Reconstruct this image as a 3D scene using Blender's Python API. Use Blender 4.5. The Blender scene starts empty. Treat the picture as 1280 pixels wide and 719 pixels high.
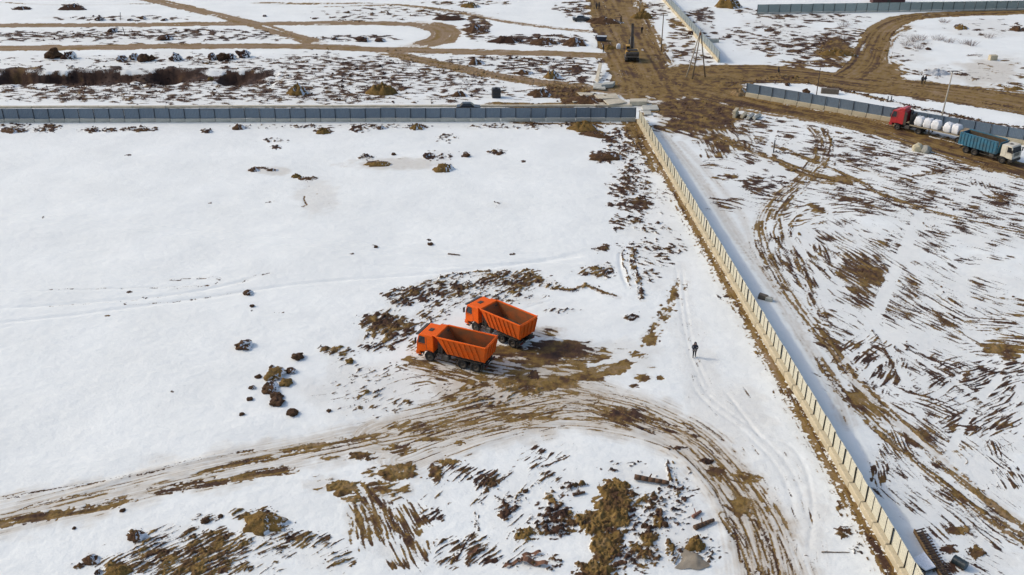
import bpy, bmesh, math, random
import numpy as np
from mathutils import Vector, Matrix
random.seed(7)
RNG = np.random.default_rng(11)
SC = bpy.context.scene
COL = SC.collection

# ------------------------------------------------------------------ camera
CAM_H, PITCH, FPX = 49.76, math.radians(27.056), 1200.0
cam_d = bpy.data.cameras.new('camera')
cam_d.sensor_width = 36.0
cam_d.lens = FPX / 1280.0 * 36.0
cam_d.clip_start = 1.0
cam_d.clip_end = 20000.0
cam = bpy.data.objects.new('camera', cam_d)
COL.objects.link(cam)
cam.location = (0, 0, CAM_H)
cam.rotation_euler = (math.pi / 2 - PITCH, 0, 0)
SC.camera = cam

# ------------------------------------------------------------------ sky, sun, exposure
SUN_EL = math.radians(36.0)
SHADOW_AZ = math.radians(-13.0)                 # shadows run to the right, a little towards the camera
to_sun = Vector((-math.cos(SHADOW_AZ) * math.cos(SUN_EL), -math.sin(SHADOW_AZ) * math.cos(SUN_EL), math.sin(SUN_EL)))
world = bpy.data.worlds.new('World')
SC.world = world
world.use_nodes = True
wn = world.node_tree
wn.nodes.clear()
w_out = wn.nodes.new('ShaderNodeOutputWorld')
w_bg = wn.nodes.new('ShaderNodeBackground')
w_sky = wn.nodes.new('ShaderNodeTexSky')
w_sky.sky_type = 'NISHITA'
w_sky.sun_disc = False
w_sky.sun_elevation = SUN_EL
w_sky.sun_rotation = math.atan2(to_sun.x, to_sun.y) % (2 * math.pi)
w_sky.air_density = 1.0
w_sky.dust_density = 3.0
w_sky.ozone_density = 1.0
w_bg.inputs['Strength'].default_value = 0.15
wn.links.new(w_sky.outputs[0], w_bg.inputs[0])
wn.links.new(w_bg.outputs[0], w_out.inputs[0])
sun_d = bpy.data.lights.new('sun', 'SUN')
sun_d.energy = 1.0
sun_d.angle = math.radians(3.0)
sun_d.color = (1.0, 0.94, 0.83)
sun = bpy.data.objects.new('sun', sun_d)
COL.objects.link(sun)
sun.location = (-60, 40, 90)
sun.rotation_euler = to_sun.to_track_quat('Z', 'Y').to_euler()
SC.view_settings.view_transform = 'Standard'
SC.view_settings.look = 'None'
SC.view_settings.gamma = 1.0
SC.view_settings.use_curve_mapping = False
SC.view_settings.exposure = 0.36

# ------------------------------------------------------------------ pixel -> ground
CP, SP = math.cos(PITCH), math.sin(PITCH)
def G(px, py, z=0.0):
    u = (px - 640.0) / FPX
    v = -(py - 359.5) / FPX
    dy = CP + v * SP
    dz = -SP + v * CP
    t = (z - CAM_H) / dz
    return np.array([u * t, dy * t])
def px_per_m(py):
    return (py + 253.3) * CP / CAM_H

# ------------------------------------------------------------------ materials
def new_mat(name):
    m = bpy.data.materials.new(name)
    m.use_nodes = True
    return m, m.node_tree, m.node_tree.nodes['Principled BSDF']
def node(nt, kind, **kw):
    n = nt.nodes.new(kind)
    for k, v in kw.items():
        setattr(n, k, v)
    return n
def L(nt, a, b):
    nt.links.new(a, b)
def noise_node(nt, scale, detail=4.0, rough=0.55, coord='Object', dist=0.0):
    tc = node(nt, 'ShaderNodeTexCoord')
    n = node(nt, 'ShaderNodeTexNoise')
    n.inputs['Scale'].default_value = scale
    n.inputs['Detail'].default_value = detail
    n.inputs['Roughness'].default_value = rough
    n.inputs['Distortion'].default_value = dist
    L(nt, tc.outputs[coord], n.inputs['Vector'])
    return n
def ramp(nt, fac, stops):
    r = node(nt, 'ShaderNodeValToRGB')
    el = r.color_ramp.elements
    while len(el) < len(stops):
        el.new(0.5)
    for e, (p, c) in zip(el, stops):
        e.position = p
        e.color = (*c, 1.0)
    L(nt, fac, r.inputs['Fac'])
    return r
def mixc(nt, fac, a, b, blend='MIX'):
    m = node(nt, 'ShaderNodeMix', data_type='RGBA', blend_type=blend)
    for sock, v in ((0, fac), (6, a), (7, b)):
        if isinstance(v, (int, float)):
            m.inputs[sock].default_value = v
        elif isinstance(v, tuple):
            m.inputs[sock].default_value = (*v, 1.0)
        else:
            L(nt, v, m.inputs[sock])
    return m.outputs[2]
def bump(nt, bsdf, height, strength, dist):
    b = node(nt, 'ShaderNodeBump')
    b.inputs['Strength'].default_value = strength
    b.inputs['Distance'].default_value = dist
    L(nt, height, b.inputs['Height'])
    L(nt, b.outputs[0], bsdf.inputs['Normal'])
MATS = {}
def worn(name, base, dirt, amount=0.45, scale=1.3, rough=0.6, metallic=0.0, bumpd=0.01, spread=0.18):
    """paint or concrete with blotches of dirt and a fine grain"""
    if name in MATS:
        return MATS[name]
    m, nt, b = new_mat(name)
    n = noise_node(nt, scale, 6.0, 0.65)
    r = ramp(nt, n.outputs['Fac'], [(1 - amount - spread, (0, 0, 0)), (min(0.99, 1 - amount + spread), (1, 1, 1))])
    g = noise_node(nt, scale * 14, 3.0, 0.6)
    c = mixc(nt, r.outputs['Color'], base, dirt)
    gr = ramp(nt, g.outputs['Fac'], [(0.25, (0.72, 0.72, 0.72)), (0.75, (1.16, 1.16, 1.16))])
    c = mixc(nt, 1.0, c, gr.outputs['Color'], 'MULTIPLY')
    L(nt, c, b.inputs['Base Color'])
    b.inputs['Roughness'].default_value = rough
    b.inputs['Metallic'].default_value = metallic
    if bumpd:
        bump(nt, b, g.outputs['Fac'], 0.6, bumpd)
    MATS[name] = m
    return m
def glass_mat():
    if 'glass' in MATS:
        return MATS['glass']
    m, nt, b = new_mat('glass')
    b.inputs['Base Color'].default_value = (0.012, 0.014, 0.017, 1)
    b.inputs['Roughness'].default_value = 0.12
    b.inputs['Specular IOR Level'].default_value = 0.6
    MATS['glass'] = m
    return m

# ------------------------------------------------------------------ numpy noise
_perm = RNG.permutation(512).astype(np.int64)
_ang = RNG.random(512) * 2 * np.pi
_gx, _gy = np.cos(_ang), np.sin(_ang)
def pnoise(x, y, seed=0):
    xi = np.floor(x).astype(np.int64); yi = np.floor(y).astype(np.int64)
    fx = x - xi; fy = y - yi
    u = fx * fx * fx * (fx * (fx * 6 - 15) + 10); v = fy * fy * fy * (fy * (fy * 6 - 15) + 10)
    def g(ix, iy, dx, dy):
        h = _perm[(_perm[(ix + seed * 57) & 511] + iy + seed * 131) & 511]
        return _gx[h] * dx + _gy[h] * dy
    a = g(xi, yi, fx, fy); b = g(xi + 1, yi, fx - 1, fy)
    c = g(xi, yi + 1, fx, fy - 1); d = g(xi + 1, yi + 1, fx - 1, fy - 1)
    return (a + u * (b - a)) * (1 - v) + (c + u * (d - c)) * v
def zfbm(x, y, seed=0, octv=3, gain=0.6):
    """noise with about zero mean and unit deviation"""
    s = 0.0; a = 1.0; q = 0.0
    for k in range(octv):
        s = s + a * pnoise(x * 2 ** k, y * 2 ** k, seed + k * 7)
        q += a * a; a *= gain
    return s / (0.235 * math.sqrt(q))
def z_of(D):
    D = np.clip(D, 1e-4, 1 - 1e-4)
    return 4.91 * ((1 - D) ** 0.14 - D ** 0.14)
def sstep(a, b, x):
    t = np.clip((x - a) / (b - a), 0, 1)
    return t * t * (3 - 2 * t)

# ------------------------------------------------------------------ the ground sheet
def y_of_row(py):
    return G(640, py)[1]
rows_px = np.linspace(775, -35, 960)
Yd = np.array([y_of_row(p) for p in rows_px])
Ynear = np.linspace(-80, Yd[0], 12)[:-1]
Yfar = np.geomspace(Yd[-1], 5000, 30)[1:]
YS = np.concatenate([Ynear, Yd, Yfar])
ud = np.linspace(-0.67, 0.67, 1290)
ue = np.geomspace(0.67, 6.0, 14)[1:]
US = np.concatenate([-ue[::-1], ud, ue])
NU, NV = len(US), len(YS)
SPAN = np.maximum(YS, Yd[0]) * CP + CAM_H * SP
GX = (SPAN[:, None] * US[None, :]).ravel()
GY = np.repeat(YS, NU)
N = GX.size
P = np.full(N, -1.0)          # mud shows where P > 0.5
TONE = np.full(N, 0.35)       # 0 dark brown .. 0.5 ochre .. 1 pale tan
TINT = np.zeros(N)            # soiled snow
ROUGH = np.zeros(N)           # where clods lie
HT = np.zeros(N)

def catmull(pts, sub=4):
    pts = np.asarray(pts, float)
    if len(pts) < 3:
        return pts
    Q = np.vstack([2 * pts[0] - pts[1], pts, 2 * pts[-1] - pts[-2]])
    out = []
    for i in range(1, len(Q) - 2):
        for k in range(sub):
            t = k / sub
            a, b, c, d = Q[i - 1], Q[i], Q[i + 1], Q[i + 2]
            out.append(0.5 * ((2 * b) + (c - a) * t + (2 * a - 5 * b + 4 * c - d) * t * t + (3 * b - a - 3 * c + d) * t ** 3))
    out.append(Q[-2])
    return np.array(out)
def near(poly, w):
    x0, y0 = poly.min(0) - w; x1, y1 = poly.max(0) + w
    j0, j1 = np.searchsorted(YS, y0), np.searchsorted(YS, y1)
    idx = np.arange(j0 * NU, j1 * NU)
    gx = GX[idx]
    return idx[(gx > x0) & (gx < x1)]
def along(poly, x, y):
    best = np.full(x.shape, 1e12); S = np.zeros(x.shape); D = np.zeros(x.shape)
    cum = 0.0
    for a, b in zip(poly[:-1], poly[1:]):
        e = b - a; l = math.hypot(*e)
        if l < 1e-6:
            continue
        t = np.clip(((x - a[0]) * e[0] + (y - a[1]) * e[1]) / (l * l), 0, 1)
        dx = x - a[0] - t * e[0]; dy = y - a[1] - t * e[1]
        d2 = dx * dx + dy * dy
        m = d2 < best
        best[m] = d2[m]; S[m] = cum + t[m] * l
        D[m] = np.sqrt(d2[m]) * np.sign(e[0] * dy[m] - e[1] * dx[m])
        cum += l
    return S, D, cum
def put(idx, p, tone, tint, rough):
    m = p > P[idx]
    im = idx[m]
    P[im] = p[m]
    tn = tone[m] if isinstance(tone, np.ndarray) else tone
    w = sstep(0.2, 0.5, p[m])
    TONE[im] = TONE[im] * (1 - w) + tn * w
    np.maximum.at(TINT, idx, tint)
    np.maximum.at(ROUGH, idx, rough)
SEED = [1]
def fit_grain(c, d, ld):
    """finest grain across direction d that the sheet can carry near c, and how many octaves of it"""
    j = int(np.clip(np.searchsorted(YS, c[1]), 1, NV - 2))
    dx = SPAN[j] * (ud[1] - ud[0]); dy = YS[j + 1] - YS[j]
    n = np.array([-d[1], d[0]]) / max(1e-9, math.hypot(*d))
    sp = abs(n[0]) * dx + abs(n[1]) * dy
    ld = max(ld, 1.7 * sp)
    return ld, int(np.clip(1 + math.floor(math.log2(ld / (1.2 * sp))), 1, 3))
def strip(pts, w, dens=0.4, tone=0.5, tint=0.3, ls=5.0, ld=0.35, rough=0.0, rag=0.35, rut=0.0, soft=0.5, raw=False):
    """a track or road that follows a line; grain runs along it"""
    SEED[0] += 1; sd = SEED[0]
    poly = catmull(pts if raw else [G(*p) for p in pts])
    if not raw:                                     # roads that leave the picture go on beyond it
        for e, f, k in ((0, 1, pts[0]), (-1, -2, pts[-1])):
            if k[0] >= 1299 or k[0] <= -60 or k[1] <= -10:
                d = poly[e] - poly[f]
                q = poly[e] + d / np.linalg.norm(d) * 60
                poly = np.vstack([q, poly]) if e == 0 else np.vstack([poly, q])
    idx = near(poly, w * 1.6)
    if not len(idx):
        return
    x, y = GX[idx], GY[idx]
    S, D, tot = along(poly, x, y)
    k = np.abs(D) < w * 1.6
    idx, x, y, S, D = idx[k], x[k], y[k], S[k], D[k]
    ld, no = fit_grain(poly.mean(0), poly[-1] - poly[0], ld)
    wob = zfbm(x / (w * 0.9), y / (w * 0.9), sd, 3)
    a = np.abs(D) / w + rag * 0.3 * wob
    F = 1 - sstep(soft, 1.0, a)
    ends = sstep(0, w * 0.8, S) * sstep(0, w * 0.8, tot - S)
    F = F * (0.25 + 0.75 * ends)
    z = zfbm(S / ls + 0.25 * wob, D / ld, sd + 3, no)
    p = 0.5 + 0.22 * (z - z_of(dens * F))
    lane = zfbm(S / (ls * 3), D / max(.45, w * .22), sd + 11, 2)
    tn = np.clip(tone + 0.08 * zfbm(x / 2.2, y / 2.2, sd + 9, 3) + 0.05 * z + 0.15 * lane, 0, 1)
    put(idx, p, tn, tint * (1 - sstep(0.35, 1.25, a)) * np.clip(0.75 + 0.22 * z, 0, 1.2), rough * F)
    if rut:
        HT[idx] += -rut * F * (0.6 + 0.4 * np.clip(z, -1, 1))
def zone(cx, cy, rx, ry, dens=0.35, ang=(1, 0), ls=1.2, ld=0.35, tone=0.3, tint=0.1, rough=0.5, rot=0.0, soft=0.55, warp=0.35, big=0.5):
    """an ellipse (in photo pixels, laid on the ground) of patchy mud with a grain direction"""
    SEED[0] += 1; sd = SEED[0] + 100
    th = np.linspace(0, 2 * np.pi, 24)
    ca, sa = math.cos(rot), math.sin(rot)
    ring = np.array([G(cx + rx * math.cos(t) * ca - ry * math.sin(t) * sa, max(-40, cy + rx * math.cos(t) * sa + ry * math.sin(t) * ca)) for t in th])
    c = ring[:-1].mean(0)
    idx = near(ring, 0.4 * np.ptp(ring, axis=0).max())
    if not len(idx):
        return
    x, y = GX[idx] - c[0], GY[idx] - c[1]
    cov = np.cov((ring[:-1] - c).T)
    inv = np.linalg.inv(cov * 2)
    r = np.sqrt(inv[0, 0] * x * x + 2 * inv[0, 1] * x * y + inv[1, 1] * y * y)
    k = r < 1.45
    idx, x, y, r = idx[k], GX[idx[k]], GY[idx[k]], r[k]
    size = math.sqrt(abs(np.linalg.det(cov)) ** 0.5 * 2)
    wob = zfbm(x / (size * 0.5), y / (size * 0.5), sd, 3)
    F = 1 - sstep(soft, 1.12, r + warp * 0.35 * wob); dens = min(.99, dens * 1.12)
    g0, g1 = G(cx, cy), G(cx + ang[0] * 3, cy + ang[1] * 3)
    d = (g1 - g0) / np.linalg.norm(g1 - g0)
    wx = 0.3 * ls * pnoise(x / (ls * 2.2), y / (ls * 2.2), sd + 5); wy = 0.3 * ls * pnoise(x / (ls * 2.2), y / (ls * 2.2), sd + 6)
    ld, no = fit_grain(c, d, ld); ls = max(ls, ld)
    S = (x + wx) * d[0] + (y + wy) * d[1]; D = -(x + wx) * d[1] + (y + wy) * d[0]
    z = 0.85 * zfbm(S / ls, D / ld, sd + 3, no, 0.65) + big * zfbm(x / 5.0, y / 5.0, sd + 8, 2)
    p = 0.5 + 0.22 * (z - z_of(dens * F))
    tn = np.clip(tone + 0.12 * zfbm(x / 1.8, y / 1.8, sd + 9, 3), 0, 1)
    put(idx, p, tn, tint * F, rough * F)
def drift(pts, w, h, raw=False):
    """ridge (h>0) or rut (h<0) in the snow"""
    poly = catmull([G(*p) for p in pts])
    idx = near(poly, w * 2)
    if len(idx):
        S, D, tot = along(poly, GX[idx], GY[idx])
        e = sstep(0, 3, S) * sstep(0, 3, tot - S)
        HT[idx] += h * .9 * e * np.exp(-(D / w) ** 2)
# ================================================================== what lies on the ground (photo pixels -> ground)
FA = G(898.8, 318.8, 0.6); FB = G(1130.2, 711.4, 0.6)      # foot line of the long cream fence
FD = (FB - FA) / np.linalg.norm(FB - FA)                     # towards the camera
FN = np.array([FD[1], -FD[0]]);                              # across it
if FN[0] > 0: FN = -FN                                       # to the sunny left side
# ---- upper left: site roads
ROAD = dict(ls=9, ld=0.7, rag=0.25, soft=0.75)
strip([(-90, 61), (0, 60), (160, 59), (330, 57.5), (480, 62), (640, 66), (700, 67), (775, 71)], 2.9, .985, .86, .8, **ROAD)
strip([(-90, 33), (0, 32), (150, 31), (320, 29.5), (460, 29), (530, 31)], 2.6, .97, .86, .8, **ROAD)
strip([(525, 30), (548, 34), (557, 41), (550, 50), (520, 58)], 4.2, .97, .84, .8, **ROAD)
strip([(140, -10), (200, 2), (260, 16), (312, 29), (350, 40), (395, 54)], 2.7, .95, .86, .8, **ROAD)
strip([(480, 65), (540, 78), (620, 95), (700, 106), (770, 114), (800, 118)], 2.6, .985, .8, .8, **ROAD)
strip([(320, 4), (400, 4.5), (480, 5.5), (540, 11), (600, 20), (640, 28), (720, 38), (775, 42)], 1.6, .6, .8, .7, **ROAD)
strip([(400, 9), (490, 7), (540, 12), (640, 28)], 1.0, .4, .75, .5, **ROAD)
strip([(0, 3), (70, 6), (190, 5)], 1.0, .2, .5, .3, **ROAD)
# ---- main haul road and junction
strip([(752, -40), (762, 0), (772, 30), (785, 60), (800, 90), (815, 125)], 7.0, .985, .50, .9, ls=10, ld=.9, rag=.3, soft=.8)
strip([(745, -20), (757, 20), (772, 50), (786, 80)], 1.6, .9, .38, .5, ls=12, ld=.6, soft=.7)
strip([(785, -20), (800, 20), (815, 50), (830, 80)], 3.0, .9, .54, .7, ls=8, ld=.8)
zone(760, 25, 25, 16, .97, (1, 1), 2, 1, .4, .4, .2)
zone(860, 105, 75, 22, .99, (1, .35), 5, .7, .47, .8, .1, soft=.75)
zone(805, 110, 40, 18, .97, (1, .5), 5, .7, .5, .8, .1, soft=.6)
zone(880, 88, 60, 8, .97, (1, .1), 6, .6, .5, .8, .05)
strip([(850, 92), (940, 89), (1000, 93), (1060, 100), (1130, 108), (1200, 117), (1300, 133)], 5.5, .985, .50, .9, ls=14, ld=.7, rag=.25, soft=.85)
strip([(860, 104), (940, 98), (1000, 99), (1060, 108), (1130, 116), (1200, 125), (1300, 141)], 3.6, .96, .44, .8, ls=14, ld=.7, rag=.3, soft=.8)
strip([(1075, 98), (1150, 104), (1220, 112), (1300, 120)], 3.0, .9, .56, .7, ls=12, ld=.6)
strip([(1052, 99), (1078, 82), (1089, 60), (1099, 40), (1120, 27), (1160, 19), (1300, 14)], 3.6, .99, .50, .9, ls=12, ld=.8, rag=.2, soft=.85)
strip([(1052, 99), (1078, 82), (1089, 60), (1099, 40), (1120, 27), (1160, 19), (1300, 14)], 1.5, .8, .36, .6, ls=12, ld=.5)
zone(1105, 92, 30, 16, .9, (1, .6), 5, .8, .58, .8, .05)
strip([(1110, 100), (1105, 70), (1112, 48), (1135, 32)], 2.0, .6, .6, .6, ls=8, ld=.5)
strip([(848, 112), (900, 121), (960, 134), (1040, 148), (1100, 161), (1180, 184), (1300, 219)], 3.4, .99, .42, .9, ls=12, ld=.8, rag=.2, soft=.85)
strip([(880, 110), (960, 126), (1040, 140), (1100, 152), (1200, 178)], 1.3, .8, .55, .7, ls=9, ld=.7)
strip([(870, 126), (960, 142), (1040, 155), (1100, 169), (1180, 194), (1300, 228)], 1.4, .75, .6, .7, ls=9, ld=.5)
zone(872, 145, 62, 26, .985, (1, .3), 3, .8, .36, .8, .35, soft=.65)
zone(848, 136, 36, 10, .99, (1, .2), 3, .8, .38, .8, .3, soft=.7)
zone(905, 172, 42, 24, .55, (.7, 1), 4, .35, .38, .3, .35)
strip([(893, 168), (930, 186), (975, 203), (1010, 217), (1050, 226)], 1.5, .8, .5, .6, ls=6, ld=.5)
zone(1040, 225, 32, 7, .8, (1, .1), 3, .6, .5, .4, .1)
strip([(815, 85), (835, 100), (860, 108), (905, 116), (960, 130)], 1.0, .9, .34, .6, ls=9, ld=.5)
strip([(825, 80), (850, 95), (890, 104), (950, 103), (1010, 104)], .8, .9, .36, .6, ls=9, ld=.5)
strip([(770, 40), (786, 70), (802, 95), (830, 112)], .8, .9, .36, .6, ls=9, ld=.5)
strip([(1040, 104), (1110, 112), (1200, 124), (1300, 138)], .9, .8, .34, .6, ls=12, ld=.5)
# soil beyond the left fence
zone(715, 118, 50, 15, .9, (1, .25), 3, .8, .36, .5, .8, rot=.25)
zone(680, 132, 90, 5, .8, (1, 0), 5, .6, .5, .5, .2)
strip([(-60, 134), (200, 134), (400, 134), (620, 133)], .9, .35, .65, .55, ls=6, ld=.3)
HZ = dict(ang=(1, 0.03), ls=2.3, ld=.62, tint=.14, big=.35)
for cx, cy, rx, ry, dn, tn in ((180, 92, 260, 30, .14, .2), (400, 95, 260, 34, .17, .2), (560, 100, 140, 26, .15, .22), (150, 45, 220, 12, .2, .18), (250, 118, 320, 14, .16, .2), (60, 112, 120, 16, .38, .18), (230, 112, 150, 15, .30, .2), (400, 108, 130, 22, .33, .2), (480, 90, 110, 16, .36, .2),
                               (330, 124, 330, 8, .24, .28), (600, 112, 60, 14, .25, .22), (420, 78, 100, 10, .36, .18), (200, 74, 170, 5, .22, .2),
                               (60, 44, 130, 7, .42, .16), (230, 43, 130, 8, .4, .16), (150, 23, 110, 4, .33, .18), (440, 48, 60, 5, .5, .14),
                               (490, 16, 110, 9, .26, .3), (600, 76, 60, 7, .3, .2), (690, 82, 80, 13, .5, .18), (640, 75, 60, 7, .4, .2),
                               (595, 35, 18, 16, .75, .28), (640, 50, 40, 7, .62, .16), (690, 50, 50, 8, .6, .18), (560, 20, 22, 5, .6, .2),
                               (450, 24, 60, 4, .3, .2), (580, 4, 60, 4, .4, .3), (90, 7, 16, 3, .7, .2), (28, 11, 14, 3, .5, .2),
                               (720, 12, 30, 14, .45, .22), (730, 95, 45, 12, .45, .2), (560, 96, 60, 10, .3, .25)):
    zone(cx, cy, rx, ry, dn, tone=tn, rough=.55, **HZ)
# long trench
def trench():
    x0, x1 = G(-160, 92)[0], G(352, 92)[0]
    yb, yf = G(0, 104)[1], G(0, 97.5)[1]
    m = np.where((GY > yb - 12) & (GY < yf + 24) & (GX < x1 + 10) & (GX > x0 - 60))[0]
    x, y = GX[m], GY[m]
    wob = zfbm(x / 6, y / 9, 301, 3)
    bed = 1.0 + .5 * zfbm(x / 11, y * 0 + 3.3, 303, 2)
    endf = 1 - sstep(x1 - 9, x1 + 3, x + 1.5 * wob)
    lip = yf + 5.0 + 0.35 * wob + 1.5 * pnoise(x / 14, x * 0 + .7, 310)
    up = sstep(yb - 3 + 1.2 * wob, lip - 3.2, y)                # gentle slope down from the near side
    down = 1 - sstep(lip - 1.2, lip + .9, y)                     # steep far bank
    dep = 2.3 * up * down * endf * np.clip(bed, .35, 1.3)
    HT[m] -= dep
    face = sstep(.4, 1.0, dep)
    p = np.where(face > 0, .42 + .55 * face + .10 * wob - .25 * sstep(.4, 1.0, 1 - down * .8) * 0, -1)
    p = np.maximum(p, np.where((y > lip - 1) & (y < lip + 2.6 + 1.2 * wob) & (endf > .3), .56 + .12 * wob, -1))
    p -= .42 * sstep(.3, 1.6, zfbm(x / 7, y / 3, 307, 2)) * sstep(lip - 2.2, lip - 4.5, y)
    put(m, p, np.clip(.05 + .10 * zfbm(x / 3, y / 3, 305, 3) + .22 * sstep(.6, 1.6, zfbm(x / 8, y / 8, 306, 2)), 0, 1), .3 * face, .5 * face)
trench()
# ---- foot of the left fence
for cx, cy, rx, ry, dn in ((15, 159, 28, 6, .6), (55, 163, 18, 4, .55), (62, 158, 16, 4, .55), (110, 163, 16, 4, .5), (175, 162, 26, 4, .5), (140, 163, 18, 3, .45),
                           (258, 164, 8, 3, .5), (300, 159, 16, 3, .6), (340, 158, 24, 4, .35), (380, 158, 20, 3, .3)):
    zone(cx, cy, rx, ry, dn, (1, .2), .9, .4, .22, .1, .9)
for cx, cy, rx, ry, dn in ((404, 164, 14, 5, .6), (450, 162, 14, 5, .5), (520, 159, 14, 4, .6), (345, 176, 16, 4, .45), (343, 184, 8, 3, .5), (560, 172, 20, 6, .35), (550, 194, 22, 7, .35),
                           (536, 195, 8, 6, .45), (582, 193, 6, 3, .6), (620, 190, 14, 4, .3), (458, 197, 12, 5, .35), (385, 223, 14, 2.5, .45), (624, 256, 14, 5, .3), (650, 158, 120, 4, .22), (470, 158, 90, 4, .2)):
    zone(cx, cy, rx, ry, dn, (1, .2), .8, .35, .2, .1, .8)
zone(325, 211, 16, 2.5, .8, (1, .1), 1.2, .4, .3, .2, .5); zone(474, 204, 18, 4, .6, (1, -.1), 1.2, .4, .3, .6, .3)
zone(500, 205, 70, 9, .03, (1, 0), 2, 1, .5, .45, 0); zone(340, 214, 30, 6, .03, (1, 0), 2, 1, .5, .4, 0); zone(395, 245, 30, 25, .03, (1, 0), 2, 1, .5, .25, 0)
strip([(381, 245), (380, 250), (384, 257)], .16, .9, .35, .3, rag=.2); strip([(391, 225), (386, 233)], .1, .8, .3, .2)
# right end of the left fence: bare soil and the dark band that runs down
strip([(640, 153), (700, 154), (760, 154), (805, 158)], 1.1, .7, .45, .6, ls=4, ld=.5, rough=.4)
zone(730, 156, 26, 9, .85, (1, .5), 1.5, .6, .4, .4, .9); zone(742, 167, 20, 4, .85, (1, .4), 1.5, .5, .28, .3, .9); zone(795, 158, 20, 10, .75, (1, 1), 1.5, .8, .55, .6, .3)
for cx, cy, rx, ry, dn in ((780, 180, 32, 22, .35), (757, 196, 22, 9, .62), (785, 205, 28, 24, .28), (785, 232, 30, 9, .55), (775, 242, 20, 5, .45), (790, 256, 32, 9, .5), (795, 240, 26, 40, .25), (786, 276, 24, 7, .5),
                           (815, 300, 40, 60, .12), (772, 286, 8, 3, .7), (752, 310, 11, 6, .6), (805, 310, 22, 12, .4), (755, 338, 12, 12, .5), (812, 285, 12, 8, .3), (845, 310, 16, 8, .2), (830, 250, 14, 30, .1),
                           (810, 345, 16, 10, .3), (766, 175, 14, 5, .5), (790, 168, 10, 8, .5)):
    zone(cx, cy, rx, ry, dn, (1, .25), 1.1, .45, .24, .12, .8)
strip([(779, 308), (780, 330), (789, 360)], .32, .5, .25, .2, ls=.6, ld=.3, rough=.6); strip([(792, 310), (791, 330), (797, 352), (803, 376)], .5, .62, .3, .25, ls=.7, ld=.4, rough=.8)
drift([(775, 310), (776, 335), (786, 365)], .25, -.1)
# ---- around the two orange trucks
for cx, cy, rx, ry, dn, tn in ((505, 372, 32, 13, .72, .24), (478, 402, 32, 15, .74, .36), (497, 414, 28, 22, .72, .36), (470, 435, 26, 8, .6, .26), (530, 365, 18, 7, .5, .28),
                               (560, 360, 40, 14, .32, .3), (640, 350, 50, 14, .5, .38), (600, 365, 80, 22, .26, .3), (545, 395, 26, 14, .42, .4), (420, 440, 24, 8, .5, .32), (412, 438, 16, 5, .6, .4),
                               (520, 440, 14, 12, .4, .42), (640, 372, 40, 8, .2, .3), (745, 340, 26, 8, .45, .3), (690, 357, 18, 5, .5, .45), (430, 470, 30, 30, .10, .26), (480, 470, 50, 18, .22, .35),
                               (470, 500, 45, 18, .2, .35), (600, 490, 70, 20, .34, .42), (545, 480, 40, 14, .2, .35), (450, 515, 40, 8, .2, .3), (700, 388, 26, 3, .3, .25), (790, 398, 14, 4, .3, .25)):
    zone(cx, cy, rx, ry, dn, (1, -.45), 1.0, .32, tn, .16, .7)
strip([(455, 428), (478, 400), (505, 372), (540, 352), (590, 343), (650, 345), (684, 352)], 1.1, .4, .32, .3, ls=1.2, ld=.4, rough=.8)
strip([(520, 395), (560, 370), (600, 352), (640, 338)], .7, .4, .25, .3, ls=1.0, ld=.3, rough=.4); strip([(530, 405), (570, 380), (610, 362)], .5, .35, .25, .3, ls=1.0, ld=.3)
strip([(690, 361), (715, 363), (735, 357), (752, 366), (772, 372)], .5, .8, .42, .4, ls=1.5, ld=.4, rough=.6)
zone(560, 462, 55, 16, .3, (1, .25), 2, .3, .44, .55, .2); zone(525, 452, 26, 8, .45, (1, .2), 1.5, .3, .46, .5, .3); zone(545, 432, 20, 8, .4, (1, .3), 1.5, .3, .46, .5, .3); zone(640, 440, 30, 9, .8, (1, .2), 2, .4, .32, .7, .1); zone(480, 490, 110, 40, .04, (1, -.2), 3, .3, .4, .22, .1)
# ---- beaten tracks through the middle
TR = dict(ls=8, ld=.16, soft=.35, rag=.5)
strip([(-60, 662), (0, 650), (80, 631), (160, 611), (250, 590), (330, 574), (400, 560), (480, 543), (560, 522), (640, 505), (720, 495)], 2.9, .10, .48, .8, **TR)
strip([(-60, 668), (0, 655), (60, 645), (110, 636), (165, 624)], .8, .9, .5, .7, ls=4, ld=.4, rag=.5)
strip([(250, 592), (285, 583), (318, 575), (345, 570)], .6, .85, .46, .6, ls=3, ld=.3); strip([(285, 600), (320, 592), (365, 585)], .8, .9, .5, .6, ls=3, ld=.4); strip([(190, 615), (240, 607), (290, 599)], .8, .7, .38, .6, ls=2, ld=.3)
strip([(345, 568), (400, 558), (440, 551), (478, 544)], .9, .85, .5, .6, ls=4, ld=.4); strip([(0, 622), (80, 610), (180, 592), (270, 571), (320, 563)], .3, .35, .2, .3, ls=2, ld=.2)
strip([(20, 640), (60, 627), (140, 613)], .3, .4, .25, .3, ls=2, ld=.2)
strip([(480, 545), (560, 528), (640, 510), (700, 498), (740, 500)], 3.6, .3, .46, 1.0, ls=6, ld=.24, soft=.5)
strip([(500, 575), (560, 552), (640, 528), (720, 512), (790, 515)], 3.2, .15, .4, .75, **TR)
strip([(540, 540), (600, 525), (680, 520), (760, 525), (840, 545), (885, 575), (925, 625), (945, 680), (958, 760)], 2.8, .2, .45, 1.0, ls=7, ld=.16, soft=.4)
strip([(620, 470), (680, 485), (740, 500), (800, 515), (860, 545), (905, 590), (945, 645), (975, 720), (985, 770)], 3.1, .2, .48, 1.0, ls=8, ld=.14, soft=.35)
strip([(700, 470), (760, 490), (820, 515), (880, 555), (930, 605), (965, 660)], 2.2, .16, .45, .6, ls=7, ld=.2, soft=.3)
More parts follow.
